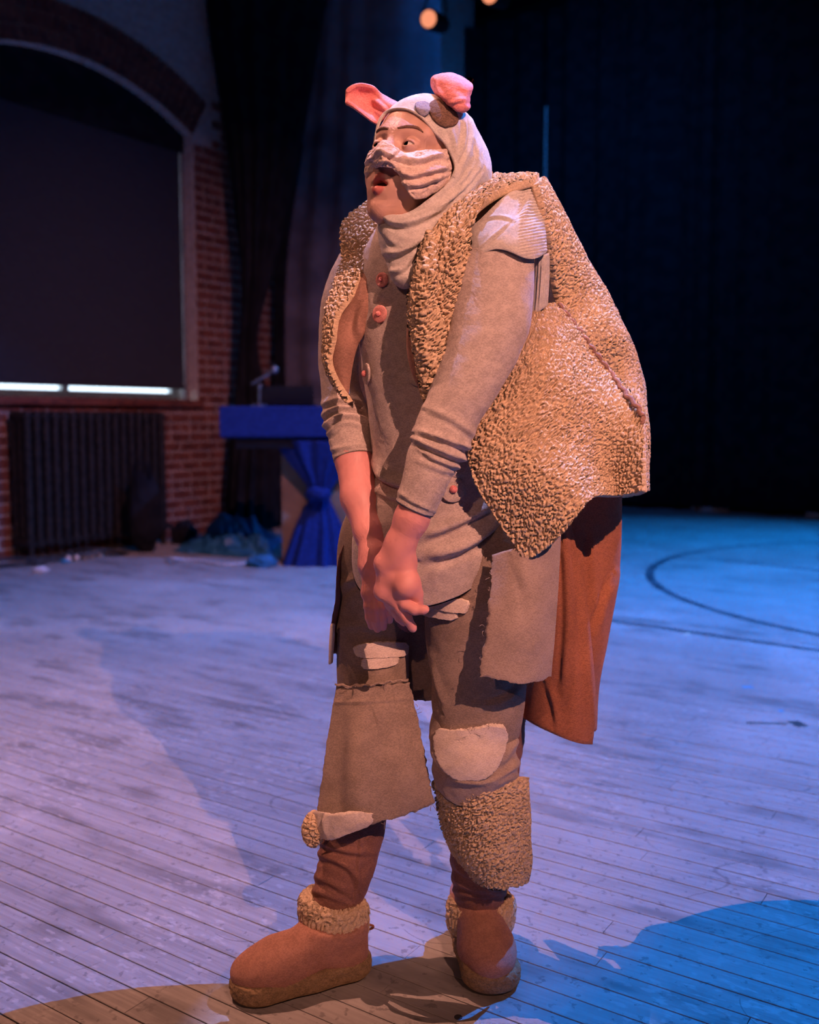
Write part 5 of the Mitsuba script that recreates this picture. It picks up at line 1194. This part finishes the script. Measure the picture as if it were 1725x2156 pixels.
add('legging', l2, 'legging', True, person, label='wrinkled dark red brown legging on the near leg')
SHN = [[(914, 1640, 1.705), (950, 1640, 1.655), (1005, 1645, 1.625), (1065, 1640, 1.645), (1105, 1635, 1.715), (1080, 1635, 1.79)],
       [(925, 1700, 1.712), (958, 1705, 1.660), (1010, 1710, 1.632), (1070, 1705, 1.652), (1108, 1700, 1.725), (1080, 1700, 1.80)],
       [(937, 1745, 1.722), (968, 1765, 1.668), (1018, 1775, 1.640), (1074, 1770, 1.660), (1111, 1765, 1.735), (1082, 1765, 1.81)],
       [(958, 1790, 1.730), (985, 1818, 1.678), (1028, 1832, 1.650), (1078, 1828, 1.670), (1112, 1815, 1.745), (1084, 1810, 1.82)],
       [(985, 1835, 1.735), (1008, 1855, 1.690), (1045, 1870, 1.662), (1080, 1868, 1.678), (1105, 1852, 1.745), (1084, 1840, 1.82)]]
add('shin_fleece', patch(SHN, 0.0019, 0.007, edge=1.3, disp=sherpa(0.0046, 0.0072, 11), fray=(.003, .002, .001, .004)), 'sherpa', True, person, label='curly tan fleece wrapped over the near shin')
def ankle(c, r, hgt, ratio, seed, lab, tilt):
    a = np.arange(150) * 2 * np.pi / 150; b = np.arange(60) * 2 * np.pi / 60
    cx, cy = np.cos(a), np.sin(a)
    rad = V(0, 0, 0) + np.stack([cx, cy * ratio, 0 * a], 1)
    g = c + rad[:, None] * (r + 0.010 * np.cos(b))[None, :, None] + V(0, 0, 1) * (hgt * np.sign(np.sin(b)) * np.abs(np.sin(b)) ** 0.6)[None, :, None]
    g[..., 2] += tilt[0] * (g[..., 0] - c[0]) + tilt[1] * (g[..., 1] - c[1])
    v = g.reshape(-1, 3)
    f = np.array([[i * 60 + j, ((i + 1) % 150) * 60 + j, ((i + 1) % 150) * 60 + (j + 1) % 60] for i in range(150) for j in range(60)] + [[i * 60 + j, ((i + 1) % 150) * 60 + (j + 1) % 60, i * 60 + (j + 1) % 60] for i in range(150) for j in range(60)])
    m = trimesh.Trimesh(v, f, process=False)
    if m.volume < 0: m.invert()
    m.vertices = m.vertices + m.vertex_normals * sherpa(0.0040, 0.0068, seed, 0.003)(np.asarray(m.vertices), None)[:, None]
    return m
def boot(heel, d, lab, seed):
    key = person + '__' + 'boot'; key = free(key); tag(key, lab)
    d = unit(V(d[0], d[1], 0)); s = V(-d[1], d[0], 0)
    R = np.stack([s, d, V(0, 0, 1)], 1)
    loc = lambda w: (w - heel) @ R
    def upper(w):
        p = loc(w)
        e = sd_ell(p, (0.002, 0.188, 0.046), (0.049, 0.072, 0.040))
        e = smin(e, sd_cap(p, (0, 0.165, 0.050), (0, 0.095, 0.066), 0.043, 0.043), 0.03)
        e = smin(e, sd_cap(p, (0, 0.052, 0.045), (0, 0.054, 0.100), 0.043, 0.043), 0.03)
        e = smin(e, sd_cap(p, (0, 0.060, 0.10), (0, 0.095, 0.085), 0.042, 0.040), 0.02)
        e = smax(e, p[:, 2] - (0.098 + 0.12 * np.abs(p[:, 1] - 0.055)), 0.008)
        e = smax(e, -(p[:, 2] - 0.02), 0.006)
        return e
    def sole(w):
        p = loc(w)
        q = p * [1, 1, 0]
        e = smin(sd_cap(q, (0, 0.050, 0), (0.001, 0.12, 0), 0.047, 0.046), sd_cap(q, (0.001, 0.12, 0), (0.003, 0.208, 0), 0.046, 0.053), 0.02)
        z = np.abs(p[:, 2] - 0.021) - 0.018
        return smax(e, z, 0.014)
    lo, hi = heel - 0.06, heel + d * 0.28 + 0.06
    lo2, hi2 = np.minimum(lo, heel + d * 0.27 - 0.07), np.maximum(hi, heel + 0.07)
    lo2[2], hi2[2] = -0.005, 0.17
    u = surf_net(upper, lo2, hi2, 0.0025)
    u.vertices = u.vertices + u.vertex_normals * (0.0016 * 2 * (meshkit.fbm(u.vertices * 30, 3, seed) - .5))[:, None]
    add('upper', u, 'boot_suede', True, key)
    so = surf_net(sole, lo2, hi2, 0.0022)
    nrm = np.array(so.vertex_normals)
    so.vertices = so.vertices + nrm * (0.0022 * 2 * (meshkit.fbm(so.vertices * 260, 2, seed) - .5))[:, None] * sst(0.004, 0.012, so.vertices[:, 2])[:, None]
    add('sole', so, 'crepe_sole', True, key, label='rough tan crepe sole')
    return key, R
B1 = V(-0.067, 1.704, 0); D1 = V(-0.243, -0.104, 0)
k1, R1 = boot(B1 + unit(D1) * 0.003, D1, 'brown suede slip-on boot on the foot pointing left', 1)
c1 = P(703, 1926, 1.695)
add('cuff', ankle(c1, 0.049, 0.028, 0.95, 21, '', (-0.16, 0.0)), 'sherpa', True, k1, label='curly fleece cuff')
tb = P(766, 1950, 1.70)
add('pull_tab', tube(line([tb, P(778, 1947, 1.70), P(786, 1950, 1.70), P(780, 1956, 1.705), P(766, 1957, 1.705)], 24), 0.0022, 8), 'rust_cloth', True, k1)
B2 = V(0.118, 1.862, 0); D2 = V(0.030, -0.262, 0)
k2, R2_ = boot(B2, D2, 'brown suede slip-on boot on the foot pointing at the viewer', 2)
c2 = P(1012, 1922, 1.778)
add('cuff', ankle(c2, 0.051, 0.027, 0.95, 22, '', (0.05, 0.0)), 'sherpa', True, k2, label='curly fleece cuff')
